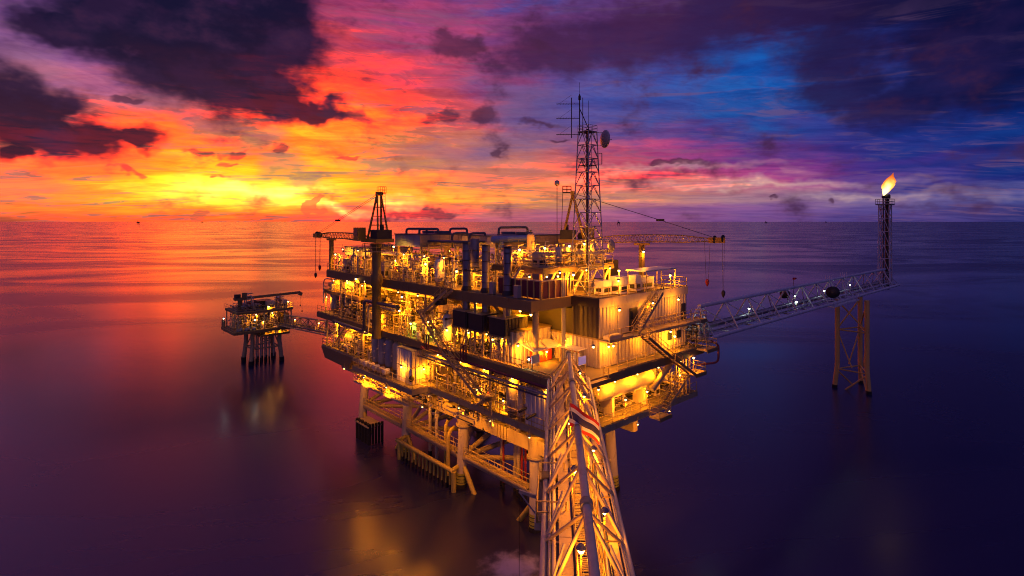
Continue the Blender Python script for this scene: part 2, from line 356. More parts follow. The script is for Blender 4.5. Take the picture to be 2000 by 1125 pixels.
def tag(o, label=None, cat=None, group=None, kind=None):
    for k, v in (('label', label), ('category', cat), ('group', group), ('kind', kind)):
        if v: o[k] = v
    return o
def auto(o, look, where, cat, group):          # label by look and by order along its deck, written at the end
    o['category'] = cat; o['group'] = group; AUTO.append((o, look, where)); return o
def inst(mesh, name, parent, pos, rot=0.0, scale=(1, 1, 1)):
    o = bpy.data.objects.new(name, mesh); COL.objects.link(o)
    o.location = W(pos) - (ORG[parent.name] if parent else Vector((0, 0, 0)))
    o.rotation_euler = (0, 0, FRAME[1] + rot); o.scale = scale; o.parent = parent
    ORG[o.name] = W(pos); return o
def raw_mesh(name, mb, mat):
    me = bpy.data.meshes.new(name); me.from_pydata(mb.v, [], mb.f); me.polygons.foreach_set('use_smooth', mb.sm)
    me.materials.append(MT[mat]); me.update(); return me
T = lambda p, q, r, n=8: MB().tube(p, q, r, n)
BX = lambda *a: MB().box(*a)
def lerp(p, q, t): return tuple(p[i] + (q[i] - p[i]) * t for i in range(3))

# ------------------------------------------------------------------ lamps
bulb_me = {k: raw_mesh('bulb', MB().lathe((0, 0, 0), [(.02, -.13), (.10, -.08), (.14, 0), (.10, .08), (.02, .12)], 8), m) for k, m in (('s', 'bulb_sodium'), ('c', 'bulb_cool'), ('g', 'bulb_green'))}
hood_me = raw_mesh('hood', MB().lathe((0, 0, .1), [(.21, 0), (.19, .07), (.09, .17), (.03, .2)], 10), 'lamp_hood')
LIGHTS = {}
def lamp(p, where, post=None, power=320, kind='s', wall=None, group='sodium lamps of the platform', bulb=1.0, aim=None, cone=165):
    """one luminaire: bulb, hood, and a post from the deck or a bracket from the wall or ceiling, with its own point light"""
    look = {'s': 'glowing amber', 'c': 'glowing cool white', 'g': 'glowing greenish'}[kind]
    o = thing('deck_lamp' if post else 'wall_lamp' if wall else 'ceiling_lamp', '', 'lamp', p)
    auto(o, look + (' lamp on a thin post' if post else ' bracket lamp' if wall else ' hanging lamp'), where, 'lamp', group)
    inst(bulb_me[kind], 'bulb', o, p, scale=(bulb,) * 3); inst(hood_me, 'hood', o, p)
    if post: T((p[0], p[1], p[2] - post), (p[0], p[1], p[2] - .18), .04, 5).out('post', 'rail', o)
    elif wall: T((p[0], p[1], p[2] + .25), (p[0] + wall[0], p[1] + wall[1], p[2] + .25), .03, 5).out('bracket', 'rail', o)
    else: T((p[0], p[1], p[2] + .28), (p[0], p[1], p[2] + .8), .03, 5).out('stem', 'rail', o)
    key = (kind, power, aim is not None, cone)
    if key not in LIGHTS:
        ld = bpy.data.lights.new('lamp_light', 'SPOT' if aim else 'POINT'); ld.energy = power * (3.2 if kind == 's' else .3 if kind == 'c' else 2.0); ld.color = {'s': SOD, 'c': COOL, 'g': GREEN}[kind]
        ld.shadow_soft_size = .15; LIGHTS[key] = ld
        if aim: ld.spot_size = rad(cone); ld.spot_blend = .5
    l = bpy.data.objects.new('lamp_light', LIGHTS[key]); COL.objects.link(l); l.parent = o; l.location = (0, 0, -.32)
    if aim:                                    # a floodlight: its reflector throws the light one way
        c, s_ = math.cos(FRAME[1]), math.sin(FRAME[1]); w = Vector((aim[0] * c - aim[1] * s_, aim[0] * s_ + aim[1] * c, aim[2]))
        l.rotation_euler = w.to_track_quat('-Z', 'Y').to_euler()
    return o

# ------------------------------------------------------------------ stairs and trusses
def stair(label, top, bot, wdir, width=.9, mat='structure', group='outside stair flights'):
    """two stringers, separate treads, handrails; wdir is the unit vector across the flight"""
    s = thing('stair_flight', label, 'stair', bot, group); wd = Vector(wdir); tp, bt = Vector(top), Vector(bot)
    for k in (-1, 1):
        off = wd * (k * width / 2)
        MB().beam(tp + off, bt + off, .07, .30).out('stringer', mat, s)
        m = MB(); up = Vector((0, 0, 1.0)); L = (tp - bt).length; n = max(2, round(L / 1.5))
        m.tube(tp + off + up, bt + off + up, .035, 5); m.tube(tp + off + up * .55, bt + off + up * .55, .028, 5)
        for i in range(n + 1): q = bt.lerp(tp, i / n) + off; m.tube(q, q + up, .03, 5)
        m.out('handrail', 'rail', s)
    n = max(4, round(abs(top[2] - bot[2]) / .26)); run = Vector((tp.x - bt.x, tp.y - bt.y, 0)).normalized() * .13
    a = wd * (width / 2 - .05)
    t = MB().add([-a - run, a - run, a + run, -a + run] + [v + Vector((0, 0, .04)) for v in (-a - run, a - run, a + run, -a + run)],
        [(3, 2, 1, 0), (4, 5, 6, 7), (0, 1, 5, 4), (1, 2, 6, 5), (2, 3, 7, 6), (3, 0, 4, 7)])
    me = raw_mesh('tread', t, 'rail')
    for i in range(1, n): inst(me, 'tread', s, bt.lerp(tp, i / n))
    return s
def tri_truss(root, p, q, width, height, panels, mats, rc=.2, rd=.1, side=(1, 0, 0), nn=10):
    """a three-chord bridge truss from p to q (middle of its floor): one top chord, two bottom chords, diagonals and cross beams"""
    p, q, sd = Vector(p), Vector(q), Vector(side); up = Vector((0, 0, height)); pt = lambda t: p.lerp(q, t)
    for k in (-1, 1): MB().tube(p + sd * (k * width / 2), q + sd * (k * width / 2), rc, nn).out('bottom_chord', mats[0], root)
    e = .35 / panels
    MB().tube(pt(e) + up, pt(1 - e) + up, rc * 1.15, nn + 2).out('top_chord', mats[0], root)
    for i in range(panels + 1):
        MB().tube(pt(i / panels) - sd * width / 2, pt(i / panels) + sd * width / 2, rd, 6).out('cross_beam', mats[1], root)
    for i in range(panels):
        for k in (-1, 1):
            lo0, lo1, t = pt(i / panels) + sd * (k * width / 2), pt((i + 1) / panels) + sd * (k * width / 2), pt((i + .5) / panels) + up
            MB().tube(lo0, t, rd, 6).out('diagonal', mats[1], root); MB().tube(lo1, t, rd, 6).out('diagonal', mats[1], root)
    return root
def lattice(root, base, top, wb, wt, panels, mat, r=.06, names=('tower_leg', 'brace', 'ring')):
    """a square lattice mast standing on base, legs and bracing as separate members"""
    base, top = Vector(base), Vector(top); cn = [(-1, -1), (1, -1), (1, 1), (-1, 1)]
    P = lambda i, t: base.lerp(top, t) + Vector((cn[i % 4][0], cn[i % 4][1], 0)) * ((wb + (wt - wb) * t) / 2)
    for i in range(4): MB().tube(P(i, 0), P(i, 1), r * 1.5, 6).out(names[0], mat, root)
    for k in range(panels):
        t0, t1 = k / panels, (k + 1) / panels
        m = MB()
        for i in range(4): m.tube(P(i, t1), P(i + 1, t1), r, 5)
        m.out(names[2], mat, root)
        for i in range(4):
            a, b = (i, i + 1) if (k + i) % 2 else (i + 1, i)
            mid = (P(i, t1) + P(i + 1, t1)) / 2
            MB().tube(P(i, t0), mid, r, 5).tube(P(i + 1, t0), mid, r, 5).out(names[1], mat, root)
# ------------------------------------------------------------------ the sea
mt = bpy.data.materials.new('sea'); mt.use_nodes = True; n = NT(mt.node_tree); b = n.n['Principled BSDF']
g = n.new('ShaderNodeNewGeometry').outputs['Position']
mp = n.new('ShaderNodeMapping'); n.put(mp.inputs[0], g); mp.inputs['Scale'].default_value = (.005, .012, 1); mp.inputs['Rotation'].default_value = (0, 0, rad(-8))
f1, _ = n.noise(mp.outputs[0], 1.0, 6, .6, 1.4)
mp2 = n.new('ShaderNodeMapping'); n.put(mp2.inputs[0], g); mp2.inputs['Scale'].default_value = (.03, .05, 1)
f2, _ = n.noise(mp2.outputs[0], 1.0, 4, .6)
f3, _ = n.noise(g, .7, 4, .6)
wc = W((0, 0, 0)); fm1 = n.vm('LENGTH', n.vm('MULTIPLY', n.vm('SUBTRACT', g, (.2, 51.2, 0)), (.34, .42, 0)))      # churned water by the near leg
foam = n.m('MULTIPLY', n.step(n.m('ADD', fm1, n.m('MULTIPLY', f3, 1.3)), 1.9, .8), 1.0)
n.put(b.inputs['Base Color'], n.mix(foam, (.010, .010, .075), (.62, .54, .70)))
b.inputs['IOR'].default_value = 1.85
n.put(b.inputs['Roughness'], n.m('ADD', n.step(f1, .36, .66, .20, .30), n.m('MULTIPLY', n.m('SUBTRACT', f2, .5), .05)))
bp = n.new('ShaderNodeBump'); bp.inputs['Strength'].default_value = .06; bp.inputs['Distance'].default_value = .10
n.put(bp.inputs['Height'], n.m('ADD', f3, n.m('MULTIPLY', f2, 3.0)))
n.put(b.inputs['Normal'], bp.outputs[0]); MT['sea'] = mt
S = 2.0e5
o = MB().add([(-S, -S, 0), (S, -S, 0), (S, S, 0), (-S, S, 0)], [(0, 1, 2, 3)]).out('sea', 'sea', world=True); tag(o, kind='structure')

# ------------------------------------------------------------------ jacket: battered legs, braces
LX, LY = (0.0, 13.3), (0.0, 12.75, 25.5, 38.25)
def leg_pt(i, j, z):
    t = max(-.6, min(1, z / 9.6))
    return Vector((LX[i] + (.55 if i == 0 else -.55) * t, LY[j] + (.45 if j == 0 else -.45 if j == 3 else 0) * t, z))
jk = thing('platform_jacket', 'cream tubular steel legs and braces carrying the big platform out of the sea', 'jacket', (6.6, 19, 0))
for i in (0, 1):
    for j in range(4):
        lg = MB().tube(leg_pt(i, j, 1.7), leg_pt(i, j, 9.5), .62, 16).out('leg', 'cream', jk)
        MB().tube(leg_pt(i, j, .35), leg_pt(i, j, 1.72), .64, 16).out('painted_band', 'yellow_band', lg)
        MB().tube(leg_pt(i, j, -4), leg_pt(i, j, .4), .70, 16).out('marine_growth', 'growth', lg)
        for z in (.62, 1.0, 1.4): MB().tube(leg_pt(i, j, z), leg_pt(i, j, z + .06), .66, 16).out('band_ring', 'black', lg)
        MB().tube(leg_pt(i, j, 7.3), leg_pt(i, j, 7.5), .95, 16).out('collar', 'structure', lg)
        MB().tube(leg_pt(i, j, 7.48), leg_pt(i, j, 9.6), .80, 16).out('leg_can', 'structure', lg)
for i in (0, 1):
    for j in range(3):
        MB().tube(leg_pt(i, j, 3.5), leg_pt(i, j + 1, 3.5), .34, 12).out('brace', 'structure', jk)
        MB().tube(leg_pt(i, j, 3.0), (leg_pt(i, j, 0) + leg_pt(i, j + 1, 0)) / 2 + Vector((0, 0, -5)), .3, 10).out('brace', 'jacket_yellow', jk)
        MB().tube(leg_pt(i, j + 1, 3.0), (leg_pt(i, j, 0) + leg_pt(i, j + 1, 0)) / 2 + Vector((0, 0, -5)), .3, 10).out('brace', 'jacket_yellow', jk)
for j in range(4):
    MB().tube(leg_pt(0, j, 3.5), leg_pt(1, j, 3.5), .32, 12).out('brace', 'structure', jk)
    MB().tube(leg_pt(0, j, 3.6), leg_pt(1, j, 8.6), .30, 12).out('brace', 'structure', jk)
for j in range(3):
    MB().tube(leg_pt(0, j, 3.5), leg_pt(1, j + 1, 3.5), .3, 12).out('brace', 'structure', jk)
    MB().tube(leg_pt(1, j, 3.5), leg_pt(0, j + 1, 3.5), .3, 12).out('brace', 'structure', jk)
# box girders over the leg tops, with stiffeners, and short raking struts up to the lower deck
for i in (0, 1):
    x = leg_pt(i, 0, 8.4).x
    gd = BX(x - .38, -6.5 if i == 0 else -3.4, 7.9, x + .38, 45.5, 9.35).out('box_girder', 'structure', jk)
    for y in (4.5, 5.0, 5.5, 6.0, 17.6, 18.1, 18.6, 19.1, 30.5, 31, 31.5): BX(x - .44, y, 7.86, x + .44, y + .1, 9.39).out('stiffener', 'girder', gd)
    for y in (3.0, 9.5, 16, 22.5, 29, 35.5):
        for d in (-1, 1): MB().tube((x, y, 9.2), (x - .9 if i == 0 else x + .9, y + d * 1.6, 11.0), .22, 10).out('raking_strut', 'structure', jk)
    for y in (-5.5 if i == 0 else -2.6, 44.0): MB().tube((x, y, 9.2), (x, y, 11.0), .35, 12).out('raking_strut', 'structure', jk)
for j in range(4):
    y = leg_pt(0, j, 8).y
    BX(leg_pt(0, j, 8).x + .39, y - .35, 8.0, leg_pt(1, j, 8).x - .39, y + .35, 9.25).out('box_girder', 'structure', jk)
# walkway on the low braces
def walkway(label, p, q, w, side, z_rail=True, mat='structure', group=None):
    p, q, sd = Vector(p), Vector(q), Vector(side)
    o = thing('walkway', label, 'walkway', tuple((p + q) / 2), group)
    L = (q - p).length; n = max(1, round(L / 1.5))
    for i in range(n):
        a, b2 = p.lerp(q, i / n), p.lerp(q, (i + .97) / n); h = sd * (w / 2); u = Vector((0, 0, .05))
        MB().add([a - h, a + h, b2 + h, b2 - h, a - h + u, a + h + u, b2 + h + u, b2 - h + u], [(3, 2, 1, 0), (4, 5, 6, 7), (0, 1, 5, 4), (1, 2, 6, 5), (2, 3, 7, 6), (3, 0, 4, 7)]).out('grating_panel', mat, o)
    for k in (-1, 1):
        MB().beam(p + sd * (k * (w / 2 + .04)) - Vector((0, 0, .06)), q + sd * (k * (w / 2 + .04)) - Vector((0, 0, .06)), .06, .2).out('side_beam', mat, o)
        MB().rail([p + sd * (k * w / 2), q + sd * (k * w / 2)]).out('handrail', 'rail', o)
    return o
for j, nm in ((0, 'nearest the foreground bridge'), (1, 'above the yellow fender rail'), (2, 'at the far end of the platform')):
    p, q = leg_pt(0, j, 3.95), leg_pt(0, j + 1, 3.95); d = (q - p).normalized()
    walkway('railed walkway on the low brace, ' + nm, p + d * .8, q - d * .8, .9, (1, 0, 0), group='low walkways between the legs')
# fender rail (boat landing) on the long face
fr = thing('boat_fender', 'yellow tubular boat fender with a row of hanging posts beside the legs', 'fender', (-1.4, 18.6, 0))
fa, fb = Vector((-1.45, 12.2, 2.35)), Vector((-1.45, 25.2, 2.35))
MB().tube(fa, fb, .28, 12).out('top_rail', 'jacket_yellow', fr)
for y in (12.6, 24.9):
    MB().path([(-1.45, y, 2.35), (.1, y + (.3 if y < 20 else .2), 2.6)], .26, 10).out('arm', 'jacket_yellow', fr)
    MB().tube((-1.45, y - .35, 2.35), (-1.45, y - .35, -2), .3, 12).out('end_post', 'jacket_yellow', fr)
for k in range(15):
    y = 13.0 + k * .83
    ps = MB().tube((-1.45, y, 2.2), (-1.45, y, .55), .13, 8).out('hanging_post', 'jacket_yellow', fr)
    MB().tube((-1.45, y, .6), (-1.45, y, -1.5), .15, 8).out('marine_growth', 'growth', ps)
# far fender block of dark timbers under the far leg
ff = thing('fender_block', 'dark weathered block of vertical fender posts around the far leg', 'fender', (-1.6, 33.5, 0))
for k in range(9):
    y = 31.6 + k * .45
    MB().tube((-2.3 + .1 * (k % 2), y, -2), (-2.3 + .1 * (k % 2), y, 2.9 + .2 * R.random()), .2, 8).out('fender_post', 'growth', ff)
for k in range(5):
    MB().tube((-2.2 + k * .5, 31.5, -2), (-2.2 + k * .5, 31.5, 2.9), .2, 8).out('fender_post', 'growth', ff)
BX(-2.5, 31.4, 2.4, -.2, 35.6, 2.62).out('cap_plate', 'structure', ff)
# risers and conductors between sea and deck
def riser(label, pts, r, mat, grp):
    o = MB().path(pts, r, 10, bend=1.4).out('riser_pipe', mat); tag(o, label, 'riser', grp); 
    p = pts[-1]; MB().tube((p[0], p[1], .9), (p[0], p[1], -2), r * 1.15, 10).out('marine_growth', 'growth', o); return o
for k, (x, y, m, c) in enumerate(((1.9, 22.2, 'cream', 'cream'), (1.7, 20.4, 'cream', 'cream'), (.9, 19.2, 'cream', 'cream'), (.7, 16.9, 'jacket_yellow', 'yellow'), (-.55, 14.6, 'jacket_yellow', 'bright yellow'))):
    riser(c + ' J-shaped riser pipe dropping into the sea behind the fender, ' + ['farthest', 'second farthest', 'middle', 'second nearest', 'nearest'][k] + ' of five',
        [(x + 1.6, y + 1.0, 7.3 - .3 * k), (x, y, 7.3 - .3 * k), (x, y, -1)], .23, m, 'J-shaped risers behind the fender')
for k, (x, y, m) in enumerate(((4.0, 9.8, 'cream'), (3.2, 8.6, 'red'), (4.2, 7.6, 'cream'), (3.4, 6.2, 'cream'), (3.0, 5.2, 'red'), (3.3, 4.9, 'red'), (4.4, 4.2, 'cream'), (3.6, 2.8, 'cream'), (6.0, 6.0, 'cream'), (6.5, 9.0, 'cream'))):
    riser({'cream': 'straight cream conductor pipe', 'red': 'thin red fire-water caisson'}[m] + ' standing in the sea under the platform, ' + ['tenth', 'ninth', 'eighth', 'seventh', 'sixth', 'fifth', 'fourth', 'third', 'second', 'first'][k] + ' of the row',
        [(x, y, 10.9), (x, y, 4), (x, y, -1)], .13 if m == 'red' else .22, m, 'conductors under the platform')

# ------------------------------------------------------------------ decks
def deck(name, label, rects, z, gdepth, rails, cols=(), floor='deck_plate', edge='girder'):
    r0 = rects[0]; o = thing(name, label, 'deck', ((r0[0] + r0[2]) / 2, (r0[1] + r0[3]) / 2, z))
    for k, (x0, y0, x1, y1) in enumerate(rects):
        zz = z - .006 * k
        ny = max(1, round((y1 - y0) / 6))
        for i in range(ny):
            BX(x0 + .16, y0 + .16 + (y1 - y0 - .32) * i / ny, zz - .09, x1 - .16, y0 + .16 + (y1 - y0 - .32) * (i + 1) / ny - .012, zz).out('floor_plate', floor, o)
        for (a, b2, c, d) in ((x0, y0, x0 + .15, y1), (x1 - .15, y0, x1, y1), (x0 + .151, y0, x1 - .151, y0 + .15), (x0 + .151, y1 - .15, x1 - .151, y1)):
            BX(a, b2, zz - gdepth, c, d, zz + .06).out('edge_girder', edge, o)
        for i in range(max(1, int((y1 - y0) / 2.1))):
            y = y0 + 1 + i * 2.1
            if y < y1 - .5: BX(x0 + .17, y, zz - .09 - gdepth * .55, min(x1 - .17, x0 + 9), y + .12, zz - .095).out('floor_beam', 'structure', o)
    for seg in rails: MB().rail([(p[0], p[1], z + .06) for p in seg]).out('railing', 'rail', o)
    for (x, y, zb, r) in cols: MB().tube((x, y, zb), (x, y, z - .1), r, 12).out('column', 'structure', o)
    return o
lower = deck('lower_deck', 'lowest lit working deck just above the legs of the platform', [(-2.4, -6.8, 20.6, 47.6), (-4.7, 16.2, -2.41, 31.8)], 11.7, .55,
    [[(-2.3, 15.9), (-2.3, -6.7), (20.5, -6.7)], [(-2.4, 16.3), (-4.6, 16.3), (-4.6, 31.7), (-2.4, 31.7)], [(-2.3, 32), (-2.3, 47.5), (2, 47.5)]], edge='structure')
mid = deck('middle_deck', 'middle deck that meets the foreground bridge, edged by dark girder', [(-2.6, -7.2, 21.4, 49.0)], 17.0, .78,
    [[(-2.5, 48.9), (-2.5, 32)], [(-2.5, 24), (-2.5, 17.5)], [(-2.5, 10.5), (-2.5, -2.2)], [(4.6, -7.1), (12.6, -7.1)], [(14.6, -7.1), (21.3, -7.1), (21.3, 3)]],
    [(x, y, 11.7, .38) for x in (.4, 13) for y in (0, 12.75, 25.5, 38.2)] + [(-1.9, y, 11.7, .16) for y in (-4, 5, 34, 42, 46.5)])
topd = deck('top_deck', 'upper process deck with thick dark edge girder under the stacks', [(-2.0, -1.45, 21.2, 46.6)], 24.0, 1.05,
    [[(-1.9, 46.5), (-1.9, 30)], [(-1.9, 26), (-1.9, 12)], [(-1.9, 46.5), (3, 46.5)]],
    [(x, y, 17.0, .36) for x in (.4, 13) for y in (0.3, 12.75, 25.5, 38.2)] + [(-1.6, y, 17.0, .14) for y in (3, 8, 18, 34, 42)])
mezz = deck('mezzanine_deck', 'short mezzanine platform at the far end between middle and top deck', [(-1.6, 36, 6, 48.8)], 20.6, .45, [[(-1.5, 36), (-1.5, 48.7), (3, 48.7)]], [(-1.3, y, 17, .12) for y in (36.3, 42, 48.4)])
# skirt plate under the far end of the lower deck and hanging maintenance gangway
tag(MB().add([(-2.45, 47.6, 11.6), (-2.45, 36.5, 11.6), (-2.45, 37.5, 9.7), (-2.45, 46.2, 9.9), (-1.6, 47.6, 11.6), (-1.6, 36.5, 11.6), (-1.6, 37.5, 9.7), (-1.6, 46.2, 9.9)],
    [(0, 1, 2, 3), (7, 6, 5, 4), (0, 4, 5, 1), (1, 5, 6, 2), (2, 6, 7, 3), (3, 7, 4, 0)]).out('skirt_plate', 'girder'), 'dark boat-shaped skirt plate under the far end of the lower deck', 'skirt')
walkway('narrow lit gangway slung under the container deck', (-4.1, 17.0, 9.7), (-4.1, 31.5, 9.7), 1.0, (1, 0, 0), mat='cream')
# deep diagonal braces seen between the decks
def strut(label, p, q, r, mat='structure', cat='brace', grp='diagonal braces between the decks'):
    return tag(MB().tube(p, q, r, 10).out('diagonal_brace', mat), label, cat, grp)
strut('brown diagonal brace rising from the lower deck floor beside the hanging lamp', (-2.2, 9.2, 10.2), (-2.2, 4.2, 13.6), .22)
strut('big raking brace below the walkway at the foot of the long outside stair', (11.6, -6.4, 13.6), (15.6, -6.6, 16.3), .32)
strut('raking brace between lower deck and far corner of the middle deck', (-2.1, 44.0, 12), (-2.1, 39.0, 16.2), .14)
for y in (1.5, 14, 27): strut('heavy inclined brace under the top deck, ' + {1.5: 'nearest the stacks', 14: 'beside the zigzag stair', 27: 'behind the crane pedestal'}[y], (.4, y, 17.2), (.4, y + 5.5, 22.6), .2)

# ------------------------------------------------------------------ corrugated walls
PANEL = {}
def panel_mesh(mat, pitch):
    k = (mat, pitch)
    if k not in PANEL:
        a, d = pitch, .09
        prof = [(0, 0), (a * .12, -d), (a * .55, -d), (a * .67, 0), (a - .012, 0)]
        m = MB(); n2 = len(prof)
        vs = [(x, y, z) for z in (0, 1) for x, y in prof] + [(x, .03, z) for z in (0, 1) for x in (0, a - .012)]
        fs = [(i, i + 1, n2 + i + 1, n2 + i) for i in range(n2 - 1)] + [tuple(range(n2))[::-1] , tuple(range(n2, 2 * n2))]
        m.add(vs, fs); PANEL[k] = raw_mesh('wall_panel', m, mat)
    return PANEL[k]
def clad_y(parent, x0, x1, y, z0, z1, mat, pitch=.56):       # wall facing the -y side
    n = max(1, round((x1 - x0) / pitch)); s = (x1 - x0) / n / pitch
    for i in range(n): inst(panel_mesh(mat, pitch), 'wall_panel', parent, (x0 + (x1 - x0) * i / n, y, z0), 0, (s, 1, z1 - z0))
def clad_x(parent, x, y0, y1, z0, z1, mat, pitch=.56):       # wall facing the -x side
    n = max(1, round((y1 - y0) / pitch)); s = (y1 - y0) / n / pitch
    for i in range(n): inst(panel_mesh(mat, pitch), 'wall_panel', parent, (x, y1 - (y1 - y0) * i / n, z0), -math.pi / 2, (s, 1, z1 - z0))

# ------------------------------------------------------------------ living quarters on the short face
QX0, QX1, QY0, QY1 = 4.1, 21.0, -5.1, 7.0
q = thing('living_quarters', 'two-storey corrugated living quarters on the corner facing the open sea', 'building', (12, 0, 17))
BX(QX0 + .12, QY0 + .12, 17.02, QX1 - .02, QY1, 19.9).out('lower_storey', 'cladding', q)
BX(QX0 + .12, QY0 + .12, 20.05, QX1 - .02, -1.5, 23.75).out('upper_storey', 'cladding', q)
BX(QX0 - .06, QY0 - .06, 19.9, QX1 + .1, QY1, 20.05).out('floor_band', 'girder', q)
BX(QX0 + .15, -1.49, 20.06, QX1 - .3, QY1 - .1, 22.7).out('dark_filler', 'dark_steel', q)  # added dark block, its colour standing for the shade under the top deck
rf = BX(QX0 - .05, QY0 - .05, 23.75, QX1 + .1, -1.46, 23.98).out('roof', 'deck_plate', q)
BX(QX0 - .09, QY0 - .14, 23.2, QX1 + .1, QY0 - .052, 24.1).out('parapet', 'cream', q)
BX(QX0 - .14, QY0 - .1, 23.2, QX0 - .052, -1.47, 24.1).out('parapet', 'cladding_dark_shaded', q)
clad_y(q, QX0, QX1, QY0, 17.03, 19.88, 'cladding'); clad_y(q, QX0, 7.0, QY0, 20.07, 23.18, 'cladding'); clad_y(q, 12.2, QX1, QY0, 20.07, 23.18, 'cladding')
BX(7.0, QY0 + .02, 20.06, 12.2, QY0 + .11, 23.19).out('plain_wall', 'cream', q)
clad_x(q, QX0, QY0 + .02, -1.5, 20.07, 23.18, 'cladding_dark_shaded', .6); clad_x(q, QX0, QY0 + .02, 1.4, 17.03, 19.88, 'cladding')
d = BX(9.3, QY0 - .03, 20.1, 10.8, QY0 + .015, 22.6).out('door', 'dark_steel', q); BX(9.45, QY0 - .06, 21.4, 9.95, QY0 - .032, 22.3).out('pane', 'glass', d); T((10.6, QY0 - .1, 21.2), (10.6, QY0 - .1, 21.4), .03).out('handle', 'galvanised', d)
d = BX(6.0, QY0 - .16, 17.1, 6.9, QY0 - .11, 19.1).out('door', 'cream', q); T((6.75, QY0 - .2, 18.0), (6.75, QY0 - .2, 18.2), .03).out('handle', 'galvanised', d)
d = BX(19.6, QY0 - .16, 20.1, 20.5, QY0 - .11, 22.1).out('door', 'dark_steel', q); T((19.75, QY0 - .2, 21.0), (19.75, QY0 - .2, 21.2), .03).out('handle', 'galvanised', d)
for x in (16.6, 18.6): BX(x, QY0 - .15, 18.1, x + .9, QY0 - .11, 19.0).out('window', 'glass', q)
for x, z0 in ((12.3, 17.0), (7.05, 20.1)): T((x, QY0 - .22, z0), (x, QY0 - .22, z0 + 3), .06, 6).out('downpipe', 'pipe', q)
for x in (2.9, 3.2): MB().tube((x, -1.2, 17.1), (x, -1.2, 26.2), .11, 8).out('riser_duct', 'galvanised', q)
MB().rail([(QX0, -1.6, 24.1), (QX0, QY0, 24.1), (12.2, QY0, 24.1)]).rail([(14.3, QY0, 24.1), (QX1, QY0, 24.1), (QX1, -1.6, 24.1)]).out('roof_railing', 'rail', q)
# balcony at first-floor level on the outer face
bal = walkway('first-floor balcony along the outer wall of the living quarters', (11.9, QY0 - .85, 19.98), (21.6, QY0 - .85, 19.98), 1.3, (0, 1, 0), mat='structure')
MB().box(3.9, QY0 - 1.5, 19.85, 11.85, QY0 - .17, 20.0).out('landing_floor', 'structure', bal)
MB().rail([(4.0, QY0 - 1.45, 20.0), (8.0, QY0 - 1.45, 20.0)]).out('handrail', 'rail', bal)
BX(4.2, QY0 - 1.3, 20.0, 6.4, QY0 - .5, 20.45).out('stowage_box', 'cream', bal)
stair('steel stair from the quarters roof down to the first-floor balcony', (13.6, -6.1, 24.05), (9.0, -6.1, 20.1), (0, 1, 0), group='stairs on the outer face of the quarters')
stair('long dark stair slanting down across the lower quarters wall', (8.6, -7.55, 20.0), (13.3, -7.55, 17.05), (0, 1, 0), mat='girder', group='stairs on the outer face of the quarters')
stair('stair continuing below the middle deck to the hanging landing', (13.3, -7.85, 17.0), (17.6, -7.85, 14.5), (0, 1, 0), mat='girder', group='stairs on the outer face of the quarters')
stair('stair folding back from the hanging landing to the lower deck', (17.6, -7.05, 14.4), (12.6, -7.05, 11.2), (0, 1, 0), mat='structure', group='stairs on the outer face of the quarters')
def landing(label, x0, y0, x1, y1, z, rails):
    o = thing('stair_landing', label, 'landing', ((x0 + x1) / 2, (y0 + y1) / 2, z), 'stair landings')
    BX(x0, y0, z - .12, x1, y1, z).out('floor_plate', 'structure', o); BX(x0, y0 - .05, z - .3, x1, y0 - .002, z + .1).out('edge_beam', 'girder', o)
    for s in rails: MB().rail([(p[0], p[1], z) for p in s]).out('railing', 'rail', o)
    return o
landing('hanging stair landing with railing at the outer corner', 17.5, -8.3, 19.9, -6.6, 14.45, [[(17.6, -8.25), (19.85, -8.25), (19.85, -6.65)]])
landing('suspended landing at the foot of the stair by the lower deck', 10.4, -8.2, 12.7, -6.85, 11.1, [[(10.45, -6.9), (10.45, -8.15), (12.6, -8.15)]])
landing('balcony landing at the right end of the quarters', 21.7, -6.6, 23.2, -4.5, 19.95, [[(21.8, -6.55), (23.1, -6.55), (23.1, -4.6)]])
landing('square landing beside the stairs on the middle deck edge', 19.5, -8.6, 22.0, -7.25, 17.0, [[(19.6, -7.3), (19.6, -8.5), (21.9, -8.5), (21.9, -7.3)]])
# roof equipment
def cabinet(label, x0, y0, z0, x1, y1, z1, mat='white', grp='white cabinets on the quarters roof', vents=True):
    o = thing('equipment_cabinet', label, 'cabinet', ((x0 + x1) / 2, (y0 + y1) / 2, z0), grp)
    BX(x0, y0, z0 + .12, x1, y1, z1).out('housing', mat, o); BX(x0 + .05, y0 + .05, z0, x1 - .05, y1 - .05, z0 + .118).out('plinth', 'girder', o)
    if vents:
        w = x1 - x0
        BX(x0 + w * .15, y0 - .03, z0 + .35, x1 - w * .15, y0 - .002, z0 + .35 + (z1 - z0) * .28).out('vent', 'black', o)
        BX(x0 + w * .1, y0 - .025, z0 + (z1 - z0) * .62, x1 - w * .1, y0 - .002, z1 - .12).out('door', mat, o)
        h = y1 - y0
        BX(x0 - .03, y0 + h * .2, z0 + .4, x0 - .002, y1 - h * .2, z0 + .4 + (z1 - z0) * .25).out('vent', 'black', o)
    return o
cabinet('tall white air-conditioning cabinet on the quarters roof beside the radio tower', 8.6, -4.4, 24.0, 10.0, -3.0, 26.0)
cabinet('low white air-conditioning cabinet between the radio tower and the tall cabinet', 6.9, -3.4, 24.0, 8.4, -2.2, 25.6)
cabinet('white roof cabinet with a black vent in front of the canopy', 12.2, -3.9, 24.0, 13.2, -2.9, 25.9)
cabinet('wide white roof housing under the canopy', 13.8, -3.4, 24.0, 16.6, -1.9, 25.5)
cabinet('dark box on the deck behind the quarters roof', 17.2, 3.5, 24.0, 18.8, 4.8, 27.0, 'dark_steel', 'dark boxes behind the roof', False)
